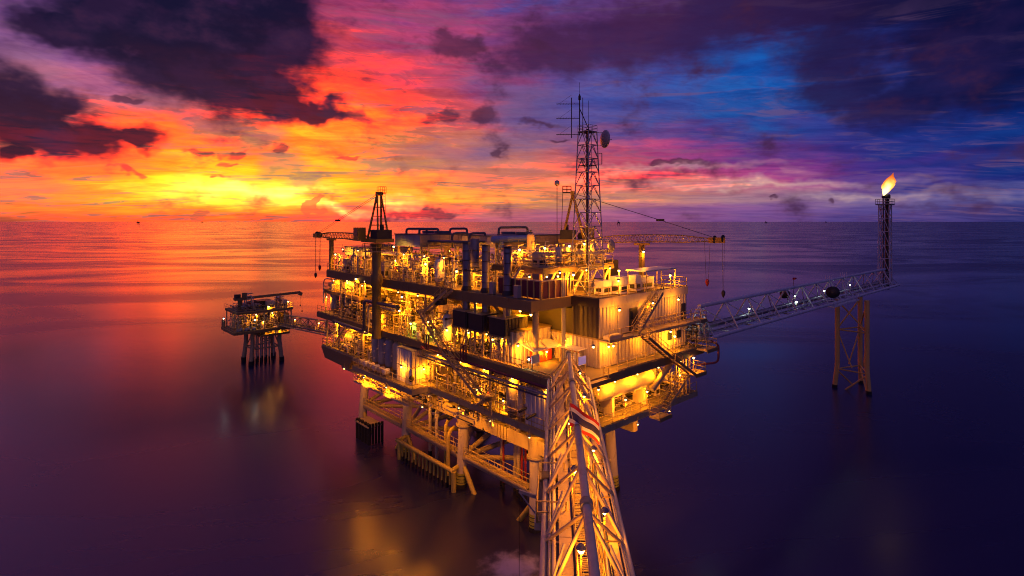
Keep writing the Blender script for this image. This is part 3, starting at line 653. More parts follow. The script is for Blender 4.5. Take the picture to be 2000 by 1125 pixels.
cn = thing('roof_canopy', 'flat pale canopy on thin posts at the right of the quarters roof', 'canopy', (16.5, -3.3, 24))
BX(13.2, -4.6, 26.25, 19.6, -1.8, 26.42).out('canopy_roof', 'white', cn)
for x in (13.4, 16.4, 19.4):
    for y in (-4.5, -1.95): T((x, y, 24), (x, y, 26.24), .06, 6).out('post', 'rail', cn)

# ------------------------------------------------------------------ annex wall with canopy and red locker
an = tag(thing('annex_wall', 'lit corrugated annex wall set back behind the red locker', 'wall', (1, 1.6, 17)), kind='thing')
BX(-1.2, 1.72, 17.02, 4.0, 5.4, 20.4).out('annex_body', 'cladding', an); BX(-1.3, 1.5, 20.4, 4.1, 5.45, 20.55).out('coping', 'girder', an)
clad_y(an, -1.2, 4.0, 1.6, 17.03, 20.38, 'cream'); clad_x(an, -1.32, 1.72, 5.3, 17.03, 20.38, 'cream')
ca = thing('wall_canopy', 'sloping pale canopy on struts over the red locker', 'canopy', (1.4, .6, 18.4))
MB().add([(-.6, 1.48, 19.05), (3.7, 1.48, 19.05), (3.7, -.35, 18.6), (-.6, -.35, 18.6), (-.6, 1.48, 19.17), (3.7, 1.48, 19.17), (3.7, -.35, 18.72), (-.6, -.35, 18.72)], [(0, 1, 2, 3), (7, 6, 5, 4), (0, 4, 5, 1), (1, 5, 6, 2), (2, 6, 7, 3), (3, 7, 4, 0)]).out('canopy_roof', 'white', ca)
for x in (-.5, 1.5, 3.5): T((x, 1.45, 20.1), (x, -.2, 18.75), .05, 6).out('tie_rod', 'cream', ca)
lk = thing('red_locker', 'red double-door safety locker under the sloping canopy', 'locker', (1.9, 1.1, 17.05))
BX(.7, .75, 17.05, 3.3, 1.45, 18.45).out('locker_body', 'red', lk)
for x in (.75, 2.03): d = BX(x, .70, 17.12, x + 1.22, .748, 18.38).out('door', 'red', lk); T((x + (1.05 if x < 1 else .15), .66, 17.6), (x + (1.05 if x < 1 else .15), .66, 17.9), .025, 6).out('handle', 'galvanised', d)
for x, y, lb in ((-.9, -1.0, 'blue notice board on legs at the deck edge left of the red locker'), (2.1, -4.6, 'blue notice board on legs beside the bridge end')):
    o = thing('notice_board', lb, 'board', (x, y, 17))
    BX(x - .55, y - .03, 17.7, x + .55, y + .03, 18.5).out('board', 'board_glow' if x > 0 else 'panel_blue', o); BX(x - .6, y - .02, 17.66, x + .6, y + .05, 17.698).out('sill', 'white', o)
    for k in (-.5, .5): T((x + k, y + .06, 17), (x + k, y + .06, 18.5), .04, 6).out('leg', 'rail', o)
lc = thing('side_canopy', 'small pale canopy over gas racks on the quarters side wall', 'canopy', (3.3, -2.2, 17))
BX(2.6, -3.6, 18.75, 4.0, -.9, 18.85).out('canopy_roof', 'white', lc)
for y in (-3.5, -1.0): T((2.7, y, 17), (2.7, y, 18.74), .05, 6).out('post', 'rail', lc)
for k in range(4):
    o = thing('gas_bottle', ['first', 'second', 'third', 'fourth'][k] + ' pale gas bottle in the row under the small side canopy', 'bottle', (3.3, -3.1 + k * .55, 17.05), 'gas bottles under the side canopy')
    MB().lathe((3.3, -3.1 + k * .55, 17.05), [(.18, 0), (.18, 1.1), (.1, 1.3), (.05, 1.35)], 8).out('bottle_body', 'white', o); T((3.3, -3.1 + k * .55, 18.4), (3.3, -3.1 + k * .55, 18.52), .05, 6).out('valve_cap', 'red', o)

# ------------------------------------------------------------------ container store on the lower deck
co = thing('container_store', 'two-tone corrugated container store at the front of the lower deck', 'container', (-1.8, 20, 11.7))
X0, X1, Y0, Y1 = -3.5, .1, 18.3, 21.7
BX(X0 + .1, Y0 + .1, 11.72, X1, Y1, 15.85).out('container_body', 'cladding', co)
BX(X0 - .06, Y0 - .06, 15.85, X1 + .05, Y1 + .05, 15.98).out('roof', 'galvanised', co); BX(X0 - .07, Y0 - .07, 13.75, X1, Y1, 13.83).out('belt_rail', 'girder', co)
clad_y(co, X0, X1, Y0, 11.73, 13.74, 'cream'); clad_y(co, X0, X1, Y0, 13.84, 15.84, 'cladding'); clad_x(co, X0, Y0, Y1, 11.73, 13.74, 'white'); clad_x(co, X0, Y0, Y1, 13.84, 15.84, 'white')
d = BX(X0 - .13, 18.6, 11.75, X0 - .1, 19.4, 13.5).out('door', 'galvanised', co); T((X0 - .18, 19.25, 12.5), (X0 - .18, 19.25, 12.7), .03, 6).out('handle', 'black', d)
rg = thing('cable_reel', 'black round reel hung on the corner of the container store', 'reel', (X0 - .1, Y0 - .2, 12.2))
MB().lathe((X0 - .05, Y0 - .14, 12.55), [(.02, -.06), (.38, -.06), (.42, 0), (.38, .06), (.02, .06)], 14, 'y').out('rim', 'black', rg)
for k in range(4): cabinet(['first', 'second', 'third', 'fourth'][k] + ' small white meter box on the wall right of the container store', 2.2 + k * .7, 18.9, 12.5, 2.75 + k * .7, 19.2, 13.3, 'white', 'meter boxes by the container')
iw = tag(thing('instrument_wall', 'plain lit wall behind the small meter boxes on the lower deck', 'wall', (3.5, 19.4, 11.7)), kind='thing'); BX(.2, 19.22, 11.72, 6.5, 19.45, 14.6).out('wall_plate', 'cream', iw); BX(.6, 19.16, 11.75, 1.6, 19.218, 13.6).out('shutter', 'tray', iw)

# ------------------------------------------------------------------ vessels
def upright(label, x, y, z, r, h, mat, grp=None, nozz=3, skirt=.5, at_=None):
    o = thing('upright_vessel', label, 'vessel', (x, y, z), grp)
    MB().lathe((x, y, z + skirt), [(r * .55, 0), (r * .9, .12), (r, .3), (r, h - .45), (r * .93, h - .25), (r * .7, h - .08), (r * .25, h)], 14).out('shell', mat, o)
    MB().lathe((x, y, z), [(r * .8, 0), (r * .8, skirt + .25)], 12).out('skirt', 'girder', o)
    for t in (.34, .67): MB().lathe((x, y, z + skirt + h * t), [(r * 1.03, 0), (r * 1.03, .09)], 14).out('weld_band', mat, o)
    MB().tube((x, y, z + skirt + h - .02), (x, y, z + skirt + h + .35), .09, 8).tube((x, y, z + skirt + h + .3), (x, y, z + skirt + h + .38), .17, 8).out('top_nozzle', 'dark_pipe', o)
    for k in range(nozz):
        a = R.choice((math.pi, math.pi * 1.25, math.pi * 1.5)); zz = z + skirt + h * (.15 + .7 * R.random()); d = Vector((math.cos(a), math.sin(a), 0))
        p = Vector((x, y, zz)); MB().tube(p + d * r * .8, p + d * (r + .28), .08, 8).tube(p + d * (r + .24), p + d * (r + .3), .15, 8).out('nozzle', 'pipe', o)
    return o
def lying(label, x, y, z, r, L, axis, mat, grp=None, leg=.7, nozz=3):
    o = thing('horizontal_vessel', label, 'vessel', (x, y, z), grp); cz = z + leg + r
    MB().lathe((x, y, cz), [(r * .2, -L / 2), (r * .7, -L / 2 + r * .12), (r * .95, -L / 2 + r * .35), (r, -L / 2 + r * .55), (r, L / 2 - r * .55), (r * .95, L / 2 - r * .35), (r * .7, L / 2 - r * .12), (r * .2, L / 2)], 18, axis).out('shell', mat, o)
    for k in (-.3, .3):
        if axis == 'x': BX(x + k * L - .18, y - r * .75, z, x + k * L + .18, y + r * .75, cz - r * .4).out('saddle', mat, o)
        else: BX(x - r * .75, y + k * L - .18, z, x + r * .75, y + k * L + .18, cz - r * .4).out('saddle', mat, o)
    for k in range(nozz):
        t = (k + .5) / nozz - .5; p = (x + t * L * .8, y, cz + r * .9) if axis == 'x' else (x, y + t * L * .8, cz + r * .9)
        MB().tube(p, (p[0], p[1], p[2] + .4), .09, 8).tube((p[0], p[1], p[2] + .32), (p[0], p[1], p[2] + .4), .17, 8).out('nozzle', 'pipe', o)
    return o
for k, (y, nm) in enumerate(((30.0, 'farthest from the container'), (28.1, 'in the middle of the three'), (26.2, 'beside the pale vessel'))):
    upright('blue-grey upright vessel on the lower deck, ' + nm, -2.0, y, 11.7, .62, 3.8, 'vessel_blue', 'blue-grey upright vessels')
upright('cream upright vessel between the blue-grey vessels and the container', -2.0, 24.2, 11.7, .62, 3.7, 'cream', 'blue-grey upright vessels')
for k in range(6):
    y = 31.0 - k * 1.35; o = thing('drum', ['leftmost', 'second', 'third', 'fourth', 'fifth', 'rightmost'][k] + ' pale round drum of the row along the container deck edge', 'drum', (-3.7, y, 11.7), 'drums along the deck edge')
    MB().lathe((-4.1, y, 12.25), [(.05, 0), (.36, 0), (.4, .05), (.4, .85), (.36, .9), (.05, .9)], 14, 'x').out('drum_body', 'white' if k % 2 else 'cream', o); BX(-4.0, y - .3, 11.72, -3.4, y + .3, 11.9).out('cradle', 'girder', o)
TK = lying('large cream horizontal tank hung under the quarters on pillar legs', 9.0, -4.6, 11.72, 1.05, 9.6, 'x', 'cream', leg=1.65, nozz=0)
lying('cream horizontal separator at the far end of the lower deck', .2, 40.5, 11.72, 1.0, 5.0, 'y', 'cream', 'cream separators')
lying('cream horizontal separator on the middle deck near the far end', .6, 44.0, 17.02, .85, 4.2, 'y', 'cream', 'cream separators')
for k in range(3):
    upright(['far', 'middle', 'near'][k] + ' fat lit filter vessel in the row under the stacks', .6, 9.9 - k * 2.9, 17, .68, 2.5, 'cream', 'filter vessels under the stacks')
    upright(['far', 'middle', 'near'][k] + ' thin lit filter vessel in the row under the stacks', -.5, 10.9 - k * 2.9, 17, .34, 2.6, 'white', 'filter vessels under the stacks', 2)
    upright(['far', 'middle', 'near'][k] + ' copper-toned small drum standing behind the filter vessels', 1.4, 8.6 - k * 2.9, 17, .8, 1.6, 'tray', 'filter vessels under the stacks', 2)
upright('grey-blue upright vessel at the far end of the middle deck, outer one', -.4, 47.0, 17, .7, 4.4, 'vessel_blue', 'far end vessels'); upright('grey-white upright vessel at the far end of the middle deck, inner one', .2, 43.8, 17.02, .75, 4.2, 'white', 'far end vessels')
upright('tall cream vessel on the lower deck beside the ribbed grey locker wall', -1.2, 1.9, 11.7, .85, 4.0, 'cream', 'near lower-deck vessels'); upright('slim cream vessel in front of the ribbed grey locker wall', -1.8, .2, 11.7, .4, 3.2, 'cream', 'near lower-deck vessels')
lw = thing('ribbed_locker', 'grey ribbed store wall on the lower deck left of the foreground bridge', 'wall', (-1.2, -2.5, 11.7))
BX(-1.9, -5.4, 11.75, 1.5, -.7, 15.6).out('store_body', 'cladding', lw); clad_x(lw, -2.02, -5.4, -.7, 11.76, 15.58, 'white', .6); clad_y(lw, -2.0, 1.5, -5.5, 11.76, 15.58, 'white', .6)
MB().tube((-2.1, -.9, 13.4), (-3.1, -.9, 13.2), .13, 8).tube((-2.1, -2.2, 13.1), (-3.3, -2.2, 12.9), .13, 8).out('spout', 'dark_steel', lw)

# ------------------------------------------------------------------ exhaust stacks, hoods under them
for k, (x, y, zt) in enumerate(((-.95, 10.4, 29.6), (-.5, 7.4, 29.4), (-.4, 3.8, 29.3))):
    nm = ['far', 'middle', 'near'][k]
    o = thing('exhaust_stack', nm + ' of the three dark steel exhaust stacks', 'chimney', (x, y, 22), 'dark exhaust stacks'); r = .46
    MB().lathe((x, y, 20.6), [(r, 0), (r, zt - 20.6), (r * .82, zt - 20.6), (r * .82, zt - 21.6)], 18).out('flue', 'stack_steel', o)
    for z in (25.1, 26.3, 27.5, 28.6): MB().lathe((x, y, z), [(r * 1.05, 0), (r * 1.05, .06)], 18).out('band', 'dark_steel', o)
    MB().lathe((x, y, 24.05), [(r * 1.35, 0), (r * 1.2, .35), (r * 1.02, .5)], 18).out('base_flange', 'dark_steel', o)
    MB().lathe((x, y, zt - .1), [(r * 1.08, 0), (r * 1.08, .1)], 18).out('top_ring', 'dark_steel', o)
    h = thing('exhaust_hood', 'dark ribbed exhaust box under the ' + nm + ' stack', 'enclosure', (x, y, 19.9), 'dark exhaust boxes')
    x0, y0, y1 = -2.1, y - 1.3, y + 1.15
    BX(x0, y0, 19.95, x0 + 3.4, y1, 21.75).out('box_body', 'dark_steel', h); BX(x0 - .1, y0 - .1, 21.75, x0 + 3.5, y1 + .1, 21.83).out('lid', 'structure', h)
    clad_y(h, x0, x0 + 3.4, y0 - .1, 19.97, 21.7, 'dark_steel', .5); BX(x0 - .12, y0 - .12, 19.8, x0 + 3.5, y1 + .1, 19.94).out('base_frame', 'girder', h)
    for yy in (y0 + .1, y1 - .1): BX(x0 + .1, yy - .08, 17.02, x0 + .26, yy + .08, 19.8).out('leg', 'structure', h)
    MB().tube((x0 + .15, y0, 19.7), (x0 + .15, y0 + 1.2, 17.2), .06, 6).out('brace', 'structure', h)
o = thing('exhaust_stack', 'bright steel exhaust stack lit amber behind the dark stacks', 'chimney', (2.0, 12.6, 24))
MB().lathe((2.0, 12.6, 24.02), [(.55, 0), (.55, 5.9), (.45, 5.9), (.45, 5.0)], 18).out('flue', 'stack_steel', o)
for z in (25.5, 27.0, 28.5): MB().lathe((2.0, 12.6, z), [(.58, 0), (.58, .06)], 18).out('band', 'dark_steel', o)
# maroon wind wall at the near corner of the top deck
ww = tag(thing('wind_wall', 'maroon panelled wind wall around the near corner of the top deck', 'wall', (1.5, -.9, 24)), kind='thing')
def wind(p, q2, n):
    for i in range(n):
        a, b2 = lerp(p, q2, i / n), lerp(p, q2, (i + .93) / n); c = lerp(p, q2, (i + .965) / n)
        MB().beam((a[0], a[1], 24.95), (b2[0], b2[1], 24.95), .06, 1.75).out('wind_panel', 'maroon', ww); BX(c[0] - .09, c[1] - .09, 24.02, c[0] + .09, c[1] + .09, 25.95).out('post', 'rail', ww)
wind((-.15, 5.6, 0), (-.15, -1.0, 0), 7); wind((-.05, -1.15, 0), (3.7, -1.15, 0), 4)
BX(-.3, -1.3, 25.86, 3.8, -1.02, 25.98).out('top_rail', 'cream', ww); BX(-.3, -1.0, 25.86, -.05, 5.7, 25.98).out('top_rail', 'cream', ww)
for x, y, l2 in ((-1.2, 5.4, 'left of the nearest stack'), (-1.4, 1.2, 'in front of the maroon wall')):
    cabinet('pale junction cabinet on the top deck edge ' + l2, x - .25, y - .3, 24.0, x + .25, y + .3, 25.4, 'galvanised', 'junction cabinets on the top deck', False)

# raised equipment platform behind the wind wall
ep = deck('equipment_platform', 'raised equipment platform behind the maroon wind wall', [(.6, -.6, 12.5, 7.6)], 27.0, .5, [[(.7, 7.5), (.7, -.5), (12.4, -.5)]], [(x, y, 24, .13) for x in (.9, 4.5, 8, 12) for y in (-.3, 3.5, 7.2)])
for k in range(5): MB().beam((1 + 2.3 * k, -.35, 24.1), (2.6 + 2.3 * k, -.35, 26.5), .16, .2).out('brace', 'cream', ep)
stair('small amber-lit stair up to the raised equipment platform', (.4, 2.2, 27.0), (.4, 4.8, 24.05), (1, 0, 0), .8, 'cream', 'small upper stairs')

# ------------------------------------------------------------------ air coolers and roof pipework on the top of the process modules
def cooler(label, x0, y0, x1, y1, z0, z1, skin, grp='air cooler boxes'):
    o = thing('air_cooler', label, 'cooler', ((x0 + x1) / 2, (y0 + y1) / 2, z0), grp)
    BX(x0 + .06, y0 + .06, z0, x1, y1, z1).out('cooler_body', 'structure', o)
    n = max(2, round((y1 - y0) / 1.6))
    for i in range(n):
        for j in range(2): BX(x0 - .02, y0 + (y1 - y0) * i / n + .02, z0 + (z1 - z0) * j / 2 + .02, x0 + .058, y0 + (y1 - y0) * (i + 1) / n - .02, z0 + (z1 - z0) * (j + 1) / 2 - .02).out('side_panel', skin, o)
    n = max(2, round((x1 - x0) / 1.6))
    for i in range(n): BX(x0 + (x1 - x0) * i / n + .07, y0 - .02, z0 + .5, x0 + (x1 - x0) * (i + 1) / n - .02, y0 + .058, z1 - .05).out('louvre_panel', 'tray', o)
    BX(x0 - .12, y0 - .12, z1, x1 + .1, y1 + .1, z1 + .14).out('top_frame', 'dark_pipe', o); BX(x0 - .1, y0 - .9, z0 - .25, x1, y0 - .1, z0 - .13).out('service_walkway', 'structure', o)
    MB().rail([(x0 - .1, y0 - .85, z0 - .12), (x1, y0 - .85, z0 - .12)]).out('railing', 'rail', o)
    for x in (x0 + .4, (x0 + x1) / 2, x1 - .4):
        for y in (y0 + .3, y1 - .3): MB().beam((x, y, 24.02), (x, y, z0 - .02), .28, .28).out('support_leg', 'structure', o)
    for x in (x0 + .4, x1 - .4):
        MB().beam((x, y0 + .3, 24.2), (x, (y0 + y1) / 2, z0 - .1), .16, .16).beam((x, y1 - .3, 24.2), (x, (y0 + y1) / 2, z0 - .1), .16, .16).out('support_brace', 'structure', o)
    MB().beam((x0 + .5, y0 + .3, 24.3), ((x0 + x1) / 2, y0 + .3, z0 - .2), .16, .16).beam((x1 - .5, y0 + .3, 24.3), ((x0 + x1) / 2, y0 + .3, z0 - .2), .16, .16).out('support_brace', 'structure', o)
    for i in range(max(1, int((y1 - y0) / 3))):
        MB().lathe(((x0 + x1) / 2, y0 + 1.6 + i * 3, z1 + .14), [(1.2, 0), (1.2, .35), (1.1, .35), (1.1, .1)], 16).out('fan_ring', 'dark_pipe', o)
    return o
cooler('pale blue panelled air cooler on top of the platform right of the far crane', 0, 21.8, 9.5, 28.2, 28.6, 30.2, 'panel_blue')
cooler('brown louvred air cooler on top of the platform behind the stacks', 5.2, 12.4, 18.2, 19.4, 28.7, 30.1, 'cladding')
cooler('low lavender-roofed cooler at the far end of the top deck', .0, 35.5, 7.5, 44.0, 26.6, 27.9, 'vessel_blue')
po = lying('pale blue rounded header tank along the brown air cooler', 8.0, 12.0, 28.2, .45, 7.5, 'x', 'panel_blue', leg=1.1, nozz=0)
def goose(label, pts, r=.16):
    o = thing('gooseneck_pipe', label, 'pipe', pts[0], 'dark gooseneck pipes on the roof'); MB().path(pts, r, 10, bend=.6).out('pipe', 'dark_pipe', o)
    for p in (pts[0], pts[-1]): MB().lathe((p[0], p[1], p[2]), [(r * 1.5, 0), (r * 1.5, .08)], 10).out('flange', 'dark_pipe', o)
    return o
goose('dark gooseneck pipe loop above the blue cooler, left one', [(1.0, 26.8, 30.3), (1.0, 26.8, 31.0), (3.2, 25.0, 31.0), (3.2, 25.0, 30.3)])
goose('dark gooseneck pipe loop above the blue cooler, right one', [(1.2, 23.8, 30.3), (1.2, 23.8, 31.0), (3.4, 22.4, 31.0), (3.4, 22.4, 30.3)])
goose('dark pipe loop behind the blue cooler', [(6.5, 24, 30.3), (6.5, 24, 31.0), (8.8, 23, 31.0), (8.8, 23, 30.3)])
goose('first low dark pipe loop left of the brown cooler', [(2.5, 18.0, 28.6), (2.5, 18.0, 30.5), (4.5, 17.0, 30.5), (4.5, 17.0, 28.6)])
goose('second low dark pipe loop left of the brown cooler', [(3.8, 16.0, 28.6), (3.8, 16.0, 30.5), (5.8, 15.2, 30.5), (5.8, 15.2, 30.15)])
goose('tall dark pipe loop standing over the brown cooler', [(6.6, 13.4, 30.3), (6.6, 13.4, 31.25), (11.4, 13.0, 31.25), (11.4, 13.0, 30.3)])
rk = thing('roof_pipe_rack', 'dark overhead pipe rack joining the two air coolers', 'pipe rack', (3, 18, 24))
for k in range(4): MB().path([(1.2 + k * .5, 21.6, 29.4), (1.2 + k * .5, 15.5 - k * .4, 29.4), (5.0, 15.5 - k * .4, 29.4)], .16, 8).out('pipe', 'dark_pipe', rk)
for y in (15, 18, 21): BX(.8, y, 28.9, 3.6, y + .18, 29.15).out('cross_beam', 'structure', rk); BX(.8, y, 24.02, 1.0, y + .18, 28.9).out('post', 'structure', rk); BX(3.4, y, 24.02, 3.6, y + .18, 28.9).out('post', 'structure', rk)

# ------------------------------------------------------------------ radio tower
TB = Vector((7.2, -1.0, 24.0)); rt2 = thing('radio_tower', 'tall lattice radio tower with dishes and antennas on the quarters roof', 'tower', tuple(TB))
lattice(rt2, TB, TB + Vector((0, 0, 18.0)), 2.7, 1.45, 12, 'galvanised', .042)
MB().tube(TB + Vector((0, 0, .1)), TB + Vector((0, 0, 18.3)), .16, 8).out('cable_ladder', 'dark_steel', rt2)
m = MB()
for k in (-.22, .22): m.tube(TB + Vector((.4, k, 0)), TB + Vector((.4, k, 18)), .03, 5)
for k in range(45): m.tube(TB + Vector((.4, -.22, .3 + k * .4)), TB + Vector((.4, .22, .3 + k * .4)), .02, 4)
m.out('ladder', 'galvanised', rt2)
for z in (14.2, 17.9):
    BX(TB.x - .72, TB.y - .72, 24 + z, TB.x + .72, TB.y + .72, 24.06 + z).out('rest_platform', 'dark_steel', rt2)
    MB().rail([(TB.x - .75, TB.y - .75, 24.06 + z), (TB.x + .75, TB.y - .75, 24.06 + z), (TB.x + .75, TB.y + .75, 24.06 + z), (TB.x - .75, TB.y + .75, 24.06 + z), (TB.x - .75, TB.y - .75, 24.06 + z)], .7, .025, .8, toe=False).out('platform_rail', 'galvanised', rt2)
mx = TB + Vector((-.62, .62, 17.6))
MB().tube(mx, mx + Vector((0, 0, 4.6)), .06, 6).tube(mx + Vector((.25, -.25, 0)), mx + Vector((.25, -.25, 4.2)), .04, 6).out('mast', 'dark_steel', rt2)
MB().tube(mx + Vector((0, 0, 4.6)), mx + Vector((0, 0, 5.9)), .02, 5).lathe(tuple(mx + Vector((0, 0, 3.9))), [(.05, 0), (.14, .05), (.14, .5), (.05, .6)], 8).out('beacon', 'dark_steel', rt2)
MB().tube(TB + Vector((.2, 0, 18.3)), TB + Vector((.2, 0, 21.5)), .025, 5).out('whip_aerial', 'dark_steel', rt2); MB().tube(mx + Vector((0, 0, 3.0)), TB + Vector((.3, 0, 18.2)), .05, 6).out('mast_stay', 'dark_steel', rt2)
yg = Vector((-.74, .67, 0))      # the yagi booms point to the photograph's left
MB().tube(mx + yg * .9 + Vector((0, 0, -.3)), mx + yg * .9 + Vector((0, 0, 4.2)), .05, 6).out('aerial_post', 'dark_steel', rt2)
for z in (.1, 1.9, 3.5):
    m = MB().tube(mx + Vector((0, 0, z)), mx + yg * 2.6 + Vector((0, 0, z)), .035, 5)
    for k in range(7): p = mx + yg * (.6 + k * .3) + Vector((0, 0, z)); m.tube(p - Vector((.35, .38, 0)), p + Vector((.35, .38, 0)), .015, 4)
    m.tube(mx + yg * .9 + Vector((0, 0, z + 1.0)), mx + yg * 2.3 + Vector((0, 0, z)), .012, 4).out('yagi_aerial', 'dark_steel', rt2)
def dish(c, r, ax, parent, name='dish'):
    c, ax = Vector(c), Vector(ax).normalized(); m = MB(); a, b2 = m.basis(ax); n = 18; vs = []; prof = [(0.02, -.30), (.35, -.26), (.65, -.16), (.88, -.05), (1, .03), (1, .08), (.86, .0), (.6, -.11), (.02, -.25)]
    for rr, h in prof: vs += m.ring(c + ax * (h * r * 1.2), a, b2, rr * r, n)
    m.add(vs, [(j * n + i, j * n + (i + 1) % n, (j + 1) * n + (i + 1) % n, (j + 1) * n + i) for j in range(len(prof) - 1) for i in range(n)], True)
    d = m.out(name, 'galvanised', parent); MB().tube(c, c + ax * r * .95, .03, 5).out('feed_horn', 'dark_steel', d); return d
dv = Vector((.74, -.67, 0))      # towards the photograph's right
for z, off, r in ((17.2, 1.9, 1.0), (5.3, 2.6, .75)):
    p = TB + dv * off + Vector((0, 0, z)); dish(p, r, dv + Vector((.25, .3, 0)), rt2)
    MB().tube(p - dv * 1.0 + Vector((0, 0, .7)), p - dv * .2 + Vector((0, 0, .7)), .04, 5).tube(p - dv * 1.0 - Vector((0, 0, .7)), p - dv * .2 - Vector((0, 0, .7)), .04, 5).tube(p - dv * .2 - Vector((0, 0, .7)), p - dv * .2 + Vector((0, 0, .7)), .05, 5).out('dish_bracket', 'galvanised', rt2)
p = TB + dv * 1.6 + Vector((0, 0, 15)); MB().tube(p - dv * .7 + Vector((0, 0, .6)), p + Vector((0, 0, .6)), .04, 5).tube(p - dv * .7 - Vector((0, 0, .6)), p - Vector((0, 0, .6)), .04, 5).tube(p - Vector((0, 0, .6)), p + Vector((0, 0, .6)), .05, 5).out('empty_bracket', 'galvanised', rt2)
so = thing('satellite_aerial', 'small round satellite aerial on a pole left of the radio tower', 'aerial', (10.8, 7.0, 27))
T((10.8, 7.0, 27.0), (10.8, 7.0, 36.6), .04, 6).out('pole', 'dark_steel', so); MB().lathe((10.8, 7.0, 36.5), [(.05, 0), (.3, .12), (.34, .35), (.3, .62), (.05, .75)], 12).out('radome', 'galvanised', so)

# ------------------------------------------------------------------ cranes
def crane(label, base, z0, dirv, L, colour, rest, ped=.62, far=False):
    """pedestal crane with cab, A-frame, lattice boom lying on its rest and hanging hooks"""
    bx, by = base; d = Vector((dirv[0], dirv[1], 0)).normalized(); s = Vector((-d.y, d.x, 0)); o = thing('pedestal_crane', label, 'crane', (bx, by, z0)); C = Vector((bx, by, 0)); up = Vector((0, 0, 1)); ZT = 29.2
    MB().lathe((bx, by, z0), [(ped, 0), (ped, 23.0 - z0), (ped * 1.35, 23.3 - z0), (ped * 1.35, 24.6 - z0), (ped, 24.9 - z0), (ped, ZT - .9 - z0), (ped * 1.3, ZT - .2 - z0)] if z0 < 20 else [(ped, 0), (ped, ZT - .9 - z0), (ped * 1.3, ZT - .2 - z0)], 18).out('pedestal', 'pedestal_brown', o)
    MB().lathe((bx, by, ZT - 1.3), [(1.9, 0), (1.9, .1)], 16).out('service_platform', 'structure', o)
    m = MB(); 
    for k in range(12): a0, a1 = k * math.pi / 6, (k + 1) * math.pi / 6; m.rail([(bx + 1.85 * math.cos(a0), by + 1.85 * math.sin(a0), ZT - 1.2), (bx + 1.85 * math.cos(a1), by + 1.85 * math.sin(a1), ZT - 1.2)], 1.0, toe=False)
    m.out('platform_rail', 'rail', o)
    def blk(a, b2, c, e, f, g): # oriented block: along d, along s, z
        vs = [C + d * i + s * j + up * k for k in (e, g) for i, j in ((a, b2), (c, b2), (c, f), (a, f))]
        return MB().add(vs, [(3, 2, 1, 0), (4, 5, 6, 7), (0, 1, 5, 4), (1, 2, 6, 5), (2, 3, 7, 6), (3, 0, 4, 7)])
    blk(-2.6, -1.3, 2.2, ZT, 1.3, ZT + .5).out('slew_frame', colour, o); blk(-2.4, -1.1, -.4, ZT + .5, 1.1, ZT + 1.7).out('engine_house', 'dark_steel', o)
    cb = blk(.5, 1.35, 2.0, ZT + .2, 2.5, ZT + 2.0).out('cab', colour, o); blk(2.005, 1.45, 2.03, ZT + .9, 2.4, ZT + 1.9).out('window', 'glass', cb); blk(.6, 2.505, 1.9, ZT + .9, 2.53, ZT + 1.9).out('window', 'glass', cb)
    m = MB(); m.lathe(tuple(C + d * .6 - s * .2 + up * (ZT + .9)), [(.5, -.6), (.5, .6)], 12, 'x'); m.out('winch_drum', 'dark_steel', o)
    MB().lathe(tuple(C - d * 1.6 + up * (ZT + 1.7)), [(.28, 0), (.28, .7)], 10).out('exhaust', 'dark_steel', o)
    A = C + up * (ZT + 6.6) - d * .8
    for k in (-1, 1):
        MB().beam(C + d * .7 + s * (k * 1.0) + up * (ZT + .5), A + s * (k * .28), .2, .26).out('frame_leg', colour, o); MB().beam(C - d * 2.1 + s * (k * .8) + up * (ZT + .5), A + s * (k * .28) - up * .2, .16, .22).out('frame_leg', colour, o)
    for t in (.3, .5, .7): pa, pb = (C + d * .7 + up * (ZT + .5)).lerp(A, t), 1.0 + (.28 - 1.0) * t; MB().beam(pa - s * pb, pa + s * pb, .1, .12).out('frame_rung', colour, o)
    MB().beam(A - s * .45, A + s * .45, .5, .5).out('frame_head', colour, o)
    m = MB().rail([tuple(A - d * .2 + s * .4), tuple(A - d * 1.3 + s * .4), tuple(A - d * 1.3 - s * .4), tuple(A - d * .2 - s * .4)], .9, .03, .6); m.out('head_basket', 'dark_steel', o)
    m = MB(); LB = C - d * 2.3
    for k in (-.25, .25): m.tube(LB + s * k + up * (ZT + .5), A - d * 1.3 + s * k, .025, 4)
    for t in range(1, 16): pp = (LB + up * (ZT + .5)).lerp(A - d * 1.3, t / 16); m.tube(pp - s * .25, pp + s * .25, .02, 4)
    m.out('frame_ladder', 'dark_steel', o)
    # boom
    r0, tip = C + d * 1.6 + up * (ZT + .35), C + d * L + up * (ZT + .45); bw = lambda t: .35 + .55 * min(1, t * 5, (1 - t) * 4)
    n = 20; cor = [(1, 1), (-1, 1), (-1, -1), (1, -1)]
    pt = lambda t, c: r0.lerp(tip, t) + s * (c[0] * bw(t) / 2) + up * (c[1] * bw(t) / 2 + .25 * math.sin(math.pi * t))
    bm2 = None
    for c in cor:
        m = MB(); m.path([pt(i / n, c) for i in range(n + 1)], .055, 6, bend=.05); cc = m.out('boom_chord', colour, o); bm2 = bm2 or cc
    for f in range(4):
        m = MB()
        for i in range(n): m.tube(pt(i / n, cor[f]), pt((i + .5) / n, cor[(f + 1) % 4]), .03, 5).tube(pt((i + .5) / n, cor[(f + 1) % 4]), pt((i + 1) / n, cor[f]), .03, 5)
        m.out('boom_lacing', colour, o)
    blk(L - .4, -.4, L + 1.5, ZT + .1, .4, ZT + .8).out('boom_head', colour, o)
    for k, q1 in ((.3, 0), (1.3, .1)): m = MB(); m.lathe(tuple(C + d * (L + k) - s * .3 + up * (ZT + .55 + q1)), [(.5, 0), (.5, .1)], 12, 'y'); m.out('sheave', 'dark_steel', o)
